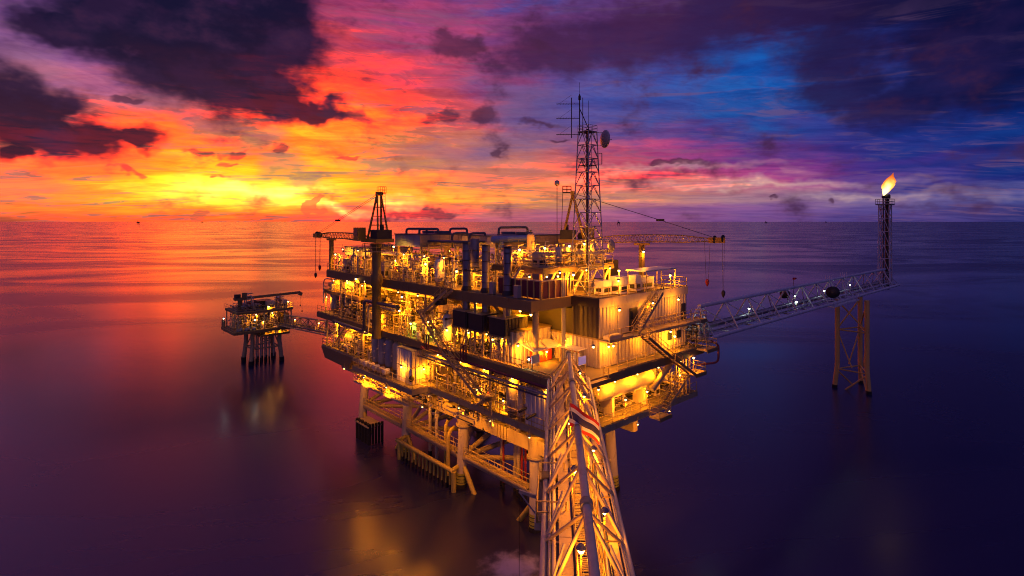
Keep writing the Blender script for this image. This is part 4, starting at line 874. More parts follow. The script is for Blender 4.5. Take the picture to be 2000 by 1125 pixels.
    # pendant ropes and hooks
    B2 = C + d * (L * .62) + up * (ZT + 3.0)
    m = MB()
    for k in (-.2, .2): m.tube(A + s * k, B2 + s * k, .03, 4); m.tube(B2 + s * k, tip + s * k + up * .4, .025, 4)
    m.out('pendant_rope', 'black', o); MB().beam(B2 - d * .5, B2 + d * .5, .5, .3).out('bridle', 'dark_steel', o)
    for k, hl, w in ((-.6, 5.0, .35), (1.35, 6.4, .12)):
        h = C + d * (L + k) + up * (ZT - hl); m = MB()
        for e in (-w, w): m.tube(C + d * (L + k + e) + up * (ZT + .4), h + d * e * .4 + up * .4, .022, 4)
        m.out('hoist_rope', 'black', o); MB().lathe(tuple(h), [(.04, -.45), (.12, -.3), (.22, -.1), (.26, .2), (.16, .45), (.04, .5)], 8).out('hook_block', 'red' if k < 0 else 'dark_steel', o)
    rp = thing('boom_rest', 'brown post with a cradle holding up the boom of the ' + rest[3], 'post', (rest[0], rest[1], rest[2]))
    MB().beam((rest[0], rest[1], rest[2]), (rest[0], rest[1], ZT - .25), .55, .55).out('post', 'pedestal_brown', rp); q3 = Vector((rest[0], rest[1], ZT - .1)); MB().beam(q3 - d * 1.0, q3 + d * 1.0, .9, .28).out('cradle', colour, rp)
    return o
crane('pedestal crane at the far side of the platform, boom pointing left', (-3.1, 27.8), 16.0, (.06, 1), 22.6, 'crane_yellow', (-1.6, 45.6, 24.0, 'far crane'), .62)
crane('yellow pedestal crane behind the radio tower, boom pointing right', (15.4, 7.4), 24.0, (11.0, -14.0), 16.9, 'crane_yellow', (20.3, .9, 24.0, 'crane behind the radio tower'), .62)
# ------------------------------------------------------------------ foreground bridge (its own frame: y away from the camera, 0 at the platform)
FRAME[:] = [Vector((5.45, 53.4, 0)), -.075]
BL = 46.0; BZ, BH, BW = 16.9, 2.75, 3.75; NP = 10
fb2 = thing('access_bridge', 'long cream triangular-truss access bridge running towards the viewer', 'bridge', (0, -BL / 2, BZ))
tri_truss(fb2, (0, -BL, BZ), (0, 0, BZ), BW, BH, NP, ('bridge_white', 'tray'), .175, .088, (1, 0, 0), 16)
for i in range(NP):        # lighter second diagonals inside each panel and collars on the top chord
    y = -BL + BL * i / NP
    for k in (-1, 1): MB().tube((k * BW / 2, y, BZ), (k * BW / 2 * .52, y + BL / NP * .5, BZ + BH * .48), .06, 6).out('sub_diagonal', 'cream', fb2)
for y in (-1.8, -11.0, -20.2, -29.4): MB().tube((0, y - .25, BZ + BH), (0, y + .25, BZ + BH), .29, 16).out('chord_collar', 'structure', fb2)
for x in (-.42, .56): MB().beam((x, -BL, BZ + .12), (x, 0, BZ + .12), .08, .22).out('walkway_stringer', 'cream', fb2)
gp = MB()
for k in range(7): gp.box(-.45, -.5 + k * .15, 0, .45, -.5 + k * .15 + .055, .04)
for x in (-.25, 0, .22): gp.box(x, -.53, -.03, x + .03, .5, -.002)
gm = raw_mesh('grating_panel', gp, 'structure')
for k in range(40): inst(gm, 'grating_panel', fb2, (.07, -BL + .6 + k * 1.14, BZ + .20))
for x in (-.46, .60): MB().rail([(x, -BL, BZ + .24), (x, -.2, BZ + .24)], 1.05, .028, 1.14).out('handrail', 'rail', fb2)
for k in range(20): BX(-1.18, -BL + k * 2.3, BZ + .22, -.58, -BL + k * 2.3 + 2.27, BZ + .30).out('cable_tray_cover', 'tray', fb2)
for k in range(20): BX(1.12, -BL + k * 2.3, BZ + .18, 1.52, -BL + k * 2.3 + 2.27, BZ + .26).out('cable_tray_cover', 'tray', fb2)
for x, r, mt2 in ((-1.42, .10, 'bridge_white'), (-1.62, .06, 'galvanised'), (.86, .09, 'pipe'), (1.02, .05, 'dark_pipe'), (1.66, .06, 'pipe')): T((x, -BL, BZ + .3), (x, 0, BZ + .3), r, 8).out('pipe', mt2, fb2)
for k in range(12): MB().path([(.75, -BL + 3.8 * k + 1, BZ + .3), (.75, -BL + 3.8 * k + 1, BZ + 1.45), (1.4, -BL + 3.8 * k + 1, BZ + 1.45)], .035, 6, bend=.15).out('pipe_hoop', 'crane_yellow', fb2)
for s2, y0, y1 in ((-1, -25.2, -20.6),):      # side basket with railings outside the left chord
    bk = thing('inspection_basket', 'railed inspection platform hung on the left side of the access bridge', 'platform', (-1.9, -23, BZ - .4))
    BX(-2.35, y0, BZ - .55, -.75, y1, BZ - .42).out('floor_plate', 'structure', bk); BX(-2.4, y0 - .05, BZ - .75, -.7, y0 - .002, BZ - .38).out('edge_beam', 'cream', bk); BX(-2.42, y0, BZ - .75, -2.352, y1, BZ - .38).out('edge_beam', 'cream', bk)
    MB().rail([(-.8, y0, BZ - .42), (-2.3, y0, BZ - .42), (-2.3, y1, BZ - .42), (-.8, y1, BZ - .42)], 1.15, .045, 1.1).out('railing', 'rail', bk)
    BX(-2.1, y1 - .9, BZ - .41, -1.0, y1 - .1, BZ + .25).out('chest', 'girder', bk); MB().beam((-2.4, -22.3, BZ - .5), (-3.4, -22.0, BZ - .35), .12, .18).beam((-2.4, -22.9, BZ - 1.2), (-3.4, -22.0, BZ - .4), .06, .06).out('davit', 'galvanised', bk)
    T((-3.4, -22.0, BZ - .4), (-3.4, -22.0, 1.0), .015, 4).out('davit_rope', 'black', bk)
fg = thing('flag', 'red, white and blue striped flag flying from the top chord of the bridge', 'flag', (-.3, -20.4, BZ + BH))
bands = [(0, 1 / 6, 'flag_red'), (1 / 6, 2 / 6, 'flag_white'), (2 / 6, 4 / 6, 'flag_blue'), (4 / 6, 5 / 6, 'flag_white'), (5 / 6, 1, 'flag_red')]
def flag_pt(u, v):     # flies from a short staff on the top chord, sagging towards its free end
    return Vector((-.5 + u * 1.78, -20.4 - .22 * math.sin(u * 6.5) * u - .10 * math.sin(v * 3 + u * 5) * u, 21.15 - v * 1.42 * (1 - .16 * u) - 1.25 * u ** 1.25 + .05 * math.sin(u * 8 + v)))
for v0, v1, mm in bands:
    m = MB(); nu = 16; vs = [flag_pt(i / nu, v) + Vector((0, dy, 0)) for dy in (0, .012) for v in (v0, v1) for i in range(nu + 1)]; k = nu + 1
    fs = [(i, i + 1, k + i + 1, k + i) for i in range(nu)] + [(2 * k + i + 1, 2 * k + i, 3 * k + i, 3 * k + i + 1) for i in range(nu)]
    m.add(vs, fs, True).out('flag_stripe', mm, fg)
T((-.16, -20.4, BZ + BH), (-.53, -20.4, 21.3), .03, 6).out('staff', 'galvanised', fg)
for k, (x, y) in enumerate(((-.46, -17.6), (-.46, -24.4), (-.46, -31.5))):
    lamp((x + .12, y, BZ + 2.0), 'on the foreground bridge', post=1.75, power=105, group='lamps on the foreground bridge')
for k, y in enumerate((-4.5, -11, -21, -28, -35)): lamp((.9, y, BZ + 1.7), 'on the foreground bridge', post=1.45, power=105, group='lamps on the foreground bridge', bulb=.6)
FRAME[:] = [FO, FA]
landing('bridge landing where the access bridge meets the middle deck', -1.6, -8.0, 2.2, -7.22, 16.9, [[(-1.5, -7.3), (-1.5, -7.9)], [(2.1, -7.9), (2.1, -7.3)]])

# ------------------------------------------------------------------ flare bridge, tripod, flare
YB, ZB, HB, WB = -5.0, 17.7, 3.6, 4.0; XA, XE = 22.6, 109.0; NB = 13
fl2 = thing('flare_bridge', 'long pale truss bridge reaching out to the flare tower', 'bridge', (65, YB, ZB))
for k in (-1, 1): T((XA, YB + k * WB / 2, ZB), (XE, YB + k * WB / 2, ZB), .24, 12).out('bottom_chord', 'flare_white', fl2)
xp = lambda i: XA + (XE - XA) * i / NB
T((xp(.25), YB, ZB + HB), (xp(NB - .45), YB, ZB + HB), .27, 12).out('top_chord', 'flare_white', fl2)
for i in range(NB + 1): T((xp(i), YB - WB / 2, ZB), (xp(i), YB + WB / 2, ZB), .11, 6).out('cross_beam', 'flare_white', fl2)
for i in range(NB):
    for k in (-1, 1):
        T((xp(i + .25), YB, ZB + HB), (xp(i + .25), YB + k * WB / 2, ZB), .13, 6).out('post', 'flare_white', fl2); T((xp(i + .25), YB, ZB + HB), (xp(i + 1.25 if i < NB - 1 else i + 1), YB + k * WB / 2, ZB), .075, 6).out('diagonal', 'flare_white', fl2)
T((xp(.25), YB, ZB + HB), (XA - 2.4, YB - .3, ZB + 1.2), .13, 8).out('end_strut', 'flare_white', fl2); T((xp(.25), YB, ZB + HB), (XA - .2, YB - 1.8, ZB + .2), .13, 8).out('end_strut', 'flare_white', fl2)
for k in range(38): BX(XA + k * 2.25, YB - .9, ZB + .15, XA + k * 2.25 + 2.2, YB + .1, ZB + .22).out('grating_panel', 'dark_steel', fl2)
MB().rail([(XA, YB - .95, ZB + .2), (XE, YB - .95, ZB + .2)], 1.1, .035, 2.2).out('handrail', 'flare_white', fl2)
for y, r, mm in ((.6, .3, 'galvanised'), (1.2, .18, 'dark_pipe'), (-1.3, .14, 'flare_white')): T((XA - 1, YB + y, ZB + .7), (XE - 3, YB + y, ZB + .7), r, 8).out('flare_line', mm, fl2)
def hose_reel(label, x, y, z, r):
    o = thing('hose_reel', label, 'reel', (x, y, z - r), 'black hose reels on the flare bridge')
    MB().lathe((x, y, z), [(.2, -.35), (r, -.35), (r, -.25), (r * .8, -.2), (r * .8, .2), (r, .25), (r, .35), (.2, .35)], 20, 'x').out('drum', 'black', o)
    MB().lathe((x - .36, y, z), [(.1, -.05), (r * .45, -.05), (r * .45, 0)], 14, 'x').out('hub', 'dark_steel', o)
    MB().beam((x, y - r, z - r - .3), (x, y, z), .1, .1).beam((x, y + r, z - r - .3), (x, y, z), .1, .1).out('cradle', 'flare_white', o)
hose_reel('large black hose reel on the near side of the flare bridge', 65.0, YB - 2.35, 19.8, 1.0); hose_reel('smaller black hose reel half hidden inside the flare bridge', 52.5, YB + .7, 20.3, .7)
BX(63, YB - 3.2, 17.4, 76.5, YB - 2.1, 17.52).out('side_platform', 'flare_white', fl2); MB().rail([(63, YB - 2.2, 17.5), (63, YB - 3.15, 17.5), (76.5, YB - 3.15, 17.5), (76.5, YB - 2.2, 17.5)], 1.1, .04).out('handrail', 'flare_white', fl2)
for x, s3 in ((69.0, 1), (77.0, 1)):
    m = MB()
    for k in (-.55, .55):
        for w in (-.35, .35): m.tube((x + k - 2.2, YB - 1.6, ZB + .3 + w * .1), (x + k + 1.2, YB + w, ZB + HB + .9), .06, 6)
    for t in (.2, .4, .6, .8): pa = (x - 2.2 + 3.4 * t, YB - 1.6 + 1.6 * t, ZB + .3 + (HB + .6) * t); m.tube((pa[0] - .55, pa[1], pa[2]), (pa[0] + .55, pa[1], pa[2] ), .05, 6)
    m.out('lifting_gantry', 'flare_white', fl2)
ws = thing('windsock', 'small orange windsock on a pole above the flare bridge', 'windsock', (54.2, YB, ZB + .3)); T((54.2, YB, ZB + .3), (54.2, YB, 22.9), .04, 6).out('pole', 'dark_steel', ws); MB().lathe((54.2, YB, 22.7), [(.2, 0), (.16, .6), (.08, 1.1)], 10, 'x').out('sock', 'flag_red', ws)
fs2 = thing('flare_support', 'three-legged ochre support frame standing in the sea under the flare bridge', 'support', (79.5, -6.3, 0))
LG = [(78, -9.0), (78, -4.0), (84, -6.2)]; cx, cy = 80.0, -6.4
bot = lambda i, z: Vector((LG[i][0] + (LG[i][0] - cx) * .16 * max(0, (4.5 - z) / 4.5), LG[i][1] + (LG[i][1] - cy) * .16 * max(0, (4.5 - z) / 4.5), z))
for i in range(3):
    lg = MB().path([bot(i, .5), bot(i, 4.5), (LG[i][0], LG[i][1], 17.3)], .42, 14, bend=.4).out('leg', 'support_ochre', fs2); MB().tube(bot(i, -3), bot(i, .55), .47, 14).out('marine_growth', 'growth', lg)
for a, b2 in ((0, 1), (1, 2), (2, 0)):
    for z in (3.6, 11.2): T(bot(a, z), bot(b2, z), .13, 8).out('horizontal_brace', 'support_ochre', fs2)
    T(bot(a, 11.4), bot(b2, 16.8), .15, 8).out('diagonal_brace', 'support_ochre', fs2); T(bot(b2, 11.0), bot(a, 4.0) * .5 + bot(b2, 4.4) * .5, .13, 8).out('diagonal_brace', 'support_ochre', fs2); T(bot(a, 3.4), bot(b2, -2.0), .16, 8).out('diagonal_brace', 'support_ochre', fs2)
FT = Vector((106.0, YB, ZB))
fw = thing('flare_tower', 'slim lattice flare tower with two stacks at the end of the bridge', 'tower', tuple(FT))
lattice(fw, FT, FT + Vector((0, 0, 18.1)), 2.2, 2.0, 6, 'flare_white', .07)
T(FT + Vector((-.5, .2, -1)), FT + Vector((-.5, .2, 20.2)), .2, 10).out('flare_pipe', 'dark_pipe', fw); T(FT + Vector((.5, -.3, -1)), FT + Vector((.5, -.3, 20.3)), .42, 14).out('vent_stack', 'dark_steel', fw); MB().lathe(tuple(FT + Vector((.5, -.3, 19.5))), [(.45, 0), (.62, .15), (.62, .75), (.5, 1.0)], 14).out('vent_head', 'dark_steel', fw); MB().lathe(tuple(FT + Vector((-.5, .2, 19.6))), [(.22, 0), (.34, .1), (.34, .5), (.26, .6)], 10).out('flare_tip', 'dark_steel', fw)
BX(FT.x - 1.5, FT.y - 1.5, FT.z + 18.05, FT.x + 1.5, FT.y + 1.5, FT.z + 18.18).out('top_platform', 'dark_steel', fw); MB().rail([(FT.x - 1.5, FT.y - 1.5, FT.z + 18.2), (FT.x + 1.5, FT.y - 1.5, FT.z + 18.2), (FT.x + 1.5, FT.y + 1.5, FT.z + 18.2), (FT.x - 1.5, FT.y + 1.5, FT.z + 18.2), (FT.x - 1.5, FT.y - 1.5, FT.z + 18.2)], 1.2, .05).out('platform_rail', 'flare_white', fw)
# the flame: an emissive tongue of gas leaning with the wind, yellow-white at the tip of the pipe and orange above
fm = bpy.data.materials.new('flame'); fm.use_nodes = True; n = NT(fm.node_tree); n.n.clear()
g = n.new('ShaderNodeNewGeometry').outputs['Position']; sx = n.new('ShaderNodeSeparateXYZ'); n.put(sx.inputs[0], g)
lw2 = n.new('ShaderNodeLayerWeight'); lw2.inputs[0].default_value = .5
f, _ = n.noise(g, .9, 4, .6, dims='3D'); hh = n.step(n.m('ADD', sx.outputs[2], n.m('MULTIPLY', f, 1.2)), 39.0, 44.0, 0, 1, 'LINEAR')
core = n.m('SUBTRACT', 1.0, lw2.outputs['Facing'])
cf = n.ramp(n.m('SUBTRACT', n.m('ADD', hh, n.m('MULTIPLY', n.m('SUBTRACT', .6, core), .6)), .0, clamp=True), [(0, (1, .80, .34)), (.28, (1, .52, .09)), (.6, (1, .22, .03)), (1, (.6, .08, .02))])
em = n.new('ShaderNodeEmission'); n.put(em.inputs[0], cf); n.put(em.inputs[1], n.step(hh, 0, 1, 2.6, .8))
tr = n.new('ShaderNodeBsdfTransparent'); mx2 = n.new('ShaderNodeMixShader'); n.put(mx2.inputs[0], n.m('MULTIPLY', n.step(core, .02, .5), n.step(n.m('ADD', hh, n.m('MULTIPLY', n.m('SUBTRACT', f, .5), 1.5)), .72, 1.25, 1, 0))); n.l.new(tr.outputs[0], mx2.inputs[1]); n.l.new(em.outputs[0], mx2.inputs[2])
om = n.new('ShaderNodeOutputMaterial'); n.l.new(mx2.outputs[0], om.inputs[0]); MT['flame'] = fm
fz = FT + Vector((-.5, .2, 20.15)); m = MB(); nn, prof = 16, [(0, .12), (.06, .26), (.15, .5), (.28, .82), (.42, 1.08), (.56, 1.22), (.68, 1.15), (.8, .84), (.9, .48), (1, .06)]; vs = []
for t, r in prof:
    c = fz + Vector((1.75 * t ** 1.15, -1.55 * t ** 1.15, 4.9 * t)) + Vector((.16 * math.sin(t * 6), -.16 * math.sin(t * 6), 0))
    for i in range(nn):
        a = 2 * math.pi * i / nn; rr = r * (1 + .16 * math.sin(3 * a + t * 8) + .10 * math.sin(5 * a - t * 13)); vs.append(c + Vector((rr * math.cos(a), rr * math.sin(a), .35 * t * math.sin(2 * a + 1))))
m.add(vs, [(j * nn + i, j * nn + (i + 1) % nn, (j + 1) * nn + (i + 1) % nn, (j + 1) * nn + i) for j in range(len(prof) - 1) for i in range(nn)], True)
fo = m.out('gas_flame', 'flame'); tag(fo, 'orange gas flame leaning right from the flare tip', 'flame')
ld = bpy.data.lights.new('flame_light', 'POINT'); ld.energy = 30; ld.color = (1, .5, .15); ld.shadow_soft_size = 1.0; l = bpy.data.objects.new('flame_light', ld); COL.objects.link(l); l.parent = fo; l.location = (0, 0, 2.5)

# ------------------------------------------------------------------ small wellhead platform
SX0, SX1, SY0, SY1 = -4.8, 8.6, 87.2, 97.0
sp2 = thing('satellite_platform', 'small wellhead platform on slim legs at the left of the picture', 'platform', (2.5, 92, 0))
SL = [(-.2, 89.8), (5.6, 89.6), (-.2, 94.4), (5.6, 94.4)]
for x, y in SL:
    ox, oy = (x - 2.7) * .14, (y - 92) * .14
    lg = MB().path([(x + ox, y + oy, .5), (x, y, 4.6), (x, y, 7.6)], .46, 12, bend=.5).out('leg', 'structure', sp2); MB().tube((x + ox * 1.2, y + oy * 1.2, -3), (x + ox, y + oy, .9), .55, 12).out('marine_growth', 'growth', lg)
for a, b2 in ((0, 1), (1, 3), (3, 2), (2, 0)): T((*SL[a], 3.4), (*SL[b2], 3.4), .16, 8).out('brace', 'structure', sp2); T((*SL[a], 3.4), (*SL[b2], 7.0), .13, 8).out('brace', 'structure', sp2)
for k in range(9): x, y = .9 + (k % 5) * .95, 90.8 + (k // 5) * 1.8; cd = T((x, y, 1.0), (x, y, 8), .17, 8).out('conductor', 'pipe', sp2); T((x, y, -2), (x, y, 1.05), .2, 8).out('marine_growth', 'growth', cd)
def sdeck(z, x0, y0, x1, y1, th):
    BX(x0 + .12, y0 + .12, z - .08, x1 - .12, y1 - .12, z).out('deck_plate', 'deck_plate', sp2)
    for a in ((x0, y0, x0 + .11, y1), (x1 - .11, y0, x1, y1), (x0 + .111, y0, x1 - .111, y0 + .11), (x0 + .111, y1 - .11, x1 - .111, y1)): BX(a[0], a[1], z - th, a[2], a[3], z + .05).out('edge_girder', 'girder', sp2)
    MB().rail([(x0, y1, z), (x0, y0, z), (x1, y0, z), (x1, y1, z)]).out('railing', 'rail', sp2)
sdeck(8.0, SX0, SY0, SX1, SY1, .55); sdeck(12.2, -4.0, 87.6, 8.0, 97.0, .45); sdeck(6.6, 1.0, 88.0, 7.4, 93.5, .35)
for x in (-3.7, 1.8, 7.7):
    for y in (88, 92, 96.6): T((x, y, 8.0), (x, y, 11.8), .14, 8).out('column', 'structure', sp2)
BX(-4.7, 95.0, 8.0, -4.4, 96.9, 9.6).out('wind_screen', 'girder', sp2)
cabinet('dark green-brown shelter on the small platform deck', 6.2, 89.0, 8.02, 7.6, 92.0, 10.8, 'girder', 'small platform housings', False); cabinet('small lit switch room on top of the small platform', 2.6, 88.6, 12.22, 4.2, 90.0, 14.0, 'cream', 'small platform housings'); cabinet('dark flat housing behind the switch room on the small platform', 1.4, 91.0, 12.22, 4.6, 94.0, 13.9, 'cladding_dark_shaded', 'small platform housings', False)
for k in range(5): x = -3.6 + k * .8; o = thing('wrapped_bundle', ['first', 'second', 'third', 'fourth', 'fifth'][k] + ' pale wrapped bundle on the left corner of the small platform', 'bundle', (x, 88.2 + (k % 2) * .7, 8.02), 'bundles on the small platform'); MB().lathe((x, 88.2 + (k % 2) * .7, 8.02), [(.25, 0), (.42, .15), (.4, .4), (.2, .62)], 9).out('wrap', 'vessel_blue', o); MB().lathe((x, 88.2 + (k % 2) * .7, 8.6), [(.06, 0), (.06, .12)], 6).out('tie', 'white', o)
c2 = thing('small_crane', 'low box-boom crane on top of the small platform', 'crane', (-2.6, 90.5, 12.2)); MB().lathe((-2.6, 90.5, 12.2), [(.5, 0), (.5, 2.2), (.7, 2.4)], 12).out('pedestal', 'girder', c2); BX(-3.8, 89.8, 14.6, -1.6, 91.2, 15.1).out('slew_frame', 'girder', c2); BX(-3.7, 89.9, 15.1, -2.6, 91.0, 15.9).out('engine_house', 'dark_steel', c2); BX(-2.3, 89.6, 15.1, -1.4, 90.3, 16.2).out('cab', 'girder', c2)
MB().beam((-1.8, 90.5, 14.9), (9.9, 88.2, 15.5), .45, .55).out('boom', 'girder', c2); MB().beam((9.6, 88.3, 15.3), (10.3, 88.1, 15.0), .5, .8).out('boom_head', 'girder', c2)
for x, h in ((9.9, 12.6), (10.3, 11.2)): T((x, 88.2, 15.2), (x, 88.2, h), .02, 4).out('hoist_rope', 'black', c2); MB().lathe((x, 88.2, h - .4), [(.03, 0), (.16, .15), (.12, .4)], 8).out('hook_block', 'dark_steel', c2)
bp2 = thing('boom_rest', 'thin double post under the boom of the small platform crane', 'post', (4.8, 89.2, 12.2), None)
for k in (0, .7): BX(4.8 + k, 89.1, 12.2, 5.0 + k, 89.3, 14.9).out('post', 'girder', bp2)
sb = thing('link_bridge', 'narrow truss bridge between the big platform and the small platform', 'bridge', (3.5, 67, 11))
P0, P1 = Vector((1.6, 48.9, 12.4)), Vector((5.6, 87.3, 8.6)); tri_truss(sb, P0, P1, 2.2, 2.2, 7, ('structure', 'structure'), .14, .08, (1, 0, 0), 8)
for k in range(24): a, b2 = P0.lerp(P1, k / 24), P0.lerp(P1, (k + .96) / 24); MB().beam(a + Vector((0, 0, .1)), b2 + Vector((0, 0, .1)), 1.1, .06).out('grating_panel', 'structure', sb)
for k in (-.6, .6): MB().rail([P0 + Vector((k, 0, .13)), P1 + Vector((k, 0, .13))]).out('handrail', 'rail', sb)
for k in (-.85, .9): T(P0 + Vector((k, 0, .4)), P1 + Vector((k, 0, .4)), .12, 8).out('pipe', 'dark_pipe', sb)

# ------------------------------------------------------------------ far-off platforms and boats on the horizon
for k, (px, dist, w, lb) in enumerate(((1496, 9000, 34, 'dark distant platform on the horizon right of the radio tower'), (1613, 14000, 34, 'tiny distant platform on the horizon left of the flare tower'), (1208, 5200, 26, 'distant platform seen just right of the lower dish of the radio tower'), (270, 6500, 26, 'small dark rig on the far left of the sea'), (1300, 16000, 30, 'faint rig above the crane ropes on the horizon'), (395, 12000, 34, 'tiny ship shape near the horizon at the left'))):
    X = (px - MID) / FOC * dist; o = bpy.data.objects.new('distant_platform', None); COL.objects.link(o); o.location = (X, dist, 0); ORG[o.name] = Vector((X, dist, 0)); tag(o, lb, 'platform', 'platforms on the horizon')
    def wb(nm, a, b2, c, e, f, g2): MB().box(X + a, dist + b2, c, X + e, dist + f, g2).out(nm, 'dark_steel', o, world=True)
    for sx2 in (-1, 1):
        for sy2 in (-1, 1): wb('leg', sx2 * w * .3 - 1.2, sy2 * w * .3 - 1.2, -2, sx2 * w * .3 + 1.2, sy2 * w * .3 + 1.2, 17)
    wb('deck', -w / 2, -w / 2, 17, w / 2, w / 2, 23); wb('module', -w * .3, -w * .3, 23, w * .35, w * .3, 31); wb('derrick', -w * .25, -2, 31, -w * .25 + 5, 2, 46)
# ------------------------------------------------------------------ stairs and pipes on the long face
stair('zigzag stair upper flight from the top deck down beside the far stack', (-2.75, 11.3, 24.05), (-2.75, 15.9, 21.1), (1, 0, 0), group='zigzag stairs on the long face')
landing('small landing between the two zigzag flights on the long face', -3.4, 15.9, -2.2, 17.4, 21.05, [[(-3.35, 16), (-3.35, 17.3), (-2.25, 17.3)]])
stair('zigzag stair middle flight running down to the middle deck', (-3.05, 16.6, 21.0), (-3.05, 11.9, 17.1), (1, 0, 0), group='zigzag stairs on the long face')
stair('zigzag stair lower flight hanging outside the middle deck girder', (-3.4, 11.2, 17.1), (-3.4, 5.0, 13.6), (1, 0, 0), mat='structure', group='zigzag stairs on the long face')
landing('blue-edged landing on a braced frame at the foot of the lower flight', -3.9, 3.4, -2.5, 5.0, 13.55, [[(-3.85, 5), (-3.85, 3.5), (-2.6, 3.5)]])
for y in (3.5, 4.9): T((-3.0, y, 11.7), (-3.0, y, 13.4), .07, 6).out('post', 'structure', bpy.data.objects[[o.name for o in bpy.data.objects if o.name.startswith('stair_landing')][-1]])
def bigpipe(label, pts, r, mat, grp='large outside pipes', bend=.8):
    o = thing('process_pipe', label, 'pipe', pts[0], grp); MB().path(pts, r, 12, bend=bend).out('pipe', mat, o)
    a, b2 = Vector(pts[0]), Vector(pts[1]); d = (b2 - a).normalized()
    MB().tube(a, a + d * .12, r * 1.6, 12).out('flange', mat, o)
    a, b2 = Vector(pts[-1]), Vector(pts[-2]); d = (b2 - a).normalized(); MB().tube(a, a + d * .12, r * 1.6, 12).out('flange', mat, o); return o
bigpipe('fat dark pipe bending up and over in front of the crane pedestal', [(-3.2, 41.0, 16.6), (-3.2, 31.2, 16.5), (-3.2, 31.2, 20.9), (-3.2, 22.0, 20.9)], .22, 'dark_pipe')
bigpipe('second dark pipe beside the fat bent pipe', [(-2.85, 40.0, 16.2), (-2.85, 30.6, 16.1), (-2.85, 30.6, 20.3), (-2.85, 23.5, 20.3)], .13, 'pipe')
bigpipe('dark maroon pipe along the middle deck girder turning down beside the bridge', [(-2.85, 17.0, 16.5), (-2.85, -6.6, 16.3), (-2.85, -6.6, 13.4), (-2.85, -7.6, 13.2)], .15, 'maroon')
bigpipe('lavender pipe slung below the middle deck girder', [(-2.75, 16.0, 15.7), (-2.75, -6.0, 15.6)], .13, 'galvanised'); bigpipe('thin dark pipe under the lavender pipe', [(-2.7, 18.0, 15.3), (-2.7, -5.0, 15.2)], .09, 'dark_pipe')
bigpipe('thin grey gooseneck vent at the far end of the platform', [(-1.9, 47.9, 18.6), (-1.9, 47.9, 22.6), (-1.4, 46.0, 22.6)], .1, 'galvanised'); bigpipe('bundle pipe looping over the far end vessels', [(-.6, 46.5, 21.5), (-.6, 46.0, 22.9), (-.6, 41.5, 22.9), (-.6, 41.0, 21.0)], .14, 'galvanised')
bigpipe('dark red pipe drop at the outer corner by the flare bridge', [(22.5, -7.5, 17.5), (23.0, -8.2, 17.2), (23.0, -8.2, 15.0), (22.2, -7.2, 14.8), (21.0, -6.6, 14.8)], .13, 'maroon')
for k, y in enumerate((15.3, 7.9)):
    o = thing('red_hoop', 'dark red double pipe hoop on the middle deck girder, ' + ['far one', 'near one'][k], 'hoop', (-2.9, y, 17), 'red hoops on the girder')
    for e in (0, .55): MB().path([(-2.95, y + e, 16.6), (-2.95, y + e, 18.3), (-2.95, y + e + .4, 18.3), (-2.95, y + e + .4, 16.6)], .07, 8, bend=.25).out('hoop_pipe', 'maroon', o)
tr2 = thing('cable_tray', 'yellow slatted cable tray along the edge of the middle deck', 'cable tray', (-1.9, 5, 17))
for k in range(46): BX(-2.3, 10.0 - k * .36, 17.12, -1.75, 10.0 - k * .36 + .2, 17.2).out('tray_slat', 'rail', tr2)
for x in (-2.34, -1.75): BX(x, -6.6, 17.06, x + .04, 10.3, 17.26).out('side_rail', 'rail', tr2)

# ------------------------------------------------------------------ process equipment in the decks
PAL = ['cream', 'cream', 'white', 'pipe', 'tray', 'galvanised', 'structure']
def g_pump(x, y, z, w):
    o = auto(thing('pump_skid', '', 'pump', (x, y, z)), 'motor and pump on skid', w, 'pump', 'pump skids'); m = R.choice(['cream', 'pipe', 'vessel_blue'])
    BX(x - .45, y - .9, z, x + .45, y + .9, z + .16).out('skid_base', 'girder', o); MB().lathe((x, y + .05, z + .55), [(.06, 0), (.3, .03), (.32, .1), (.32, .7), (.25, .78)], 12, 'y').out('motor', m, o)
    MB().lathe((x, y - .65, z + .55), [(.1, 0), (.34, .04), (.34, .3), (.14, .36), (.08, .7)], 12, 'y').out('pump_casing', 'pipe', o); MB().path([(x, y - .5, z + .8), (x, y - .5, z + 1.7), (x + .8, y - .5, z + 1.7)], .09, 8).out('discharge_pipe', 'pipe', o); BX(x - .2, y + .1, z + .16, x + .2, y + .7, z + .26).out('motor_foot', 'girder', o)
def g_manifold(x, y, z, w):
    o = auto(thing('valve_manifold', '', 'manifold', (x, y, z)), 'pipe manifold with upright valves', w, 'manifold', 'valve manifolds'); m = R.choice(PAL); n = R.randint(4, 6); h = .7 + .5 * R.random()
    MB().tube((x, y - 1.2, z + h), (x, y + 1.2, z + h), .13, 10).out('header', m, o)
    for k in range(n):
        yy = y - 1 + 2 * k / (n - 1); hh = h + .6 + .9 * R.random(); MB().path([(x, yy, z + h), (x, yy, z + hh), (x + .7, yy, z + hh)], .06, 6).out('branch_pipe', m, o)
        MB().lathe((x, yy, z + h + .3), [(.05, 0), (.15, .02), (.15, .08), (.08, .12), (.13, .25), (.08, .34)], 8).tube((x - .28, yy, z + h + .45), (x, yy, z + h + .45), .03, 5).lathe((x - .3, yy, z + h + .45), [(.03, 0), (.17, 0), (.17, .04), (.03, .04)], 8, 'x').out('valve', R.choice(['pipe', 'red', 'dark_pipe', 'white']), o)
    for e in (-1, 1): BX(x - .08, y + e - .05, z, x + .08, y + e + .05, z + h - .1).out('support', 'structure', o)
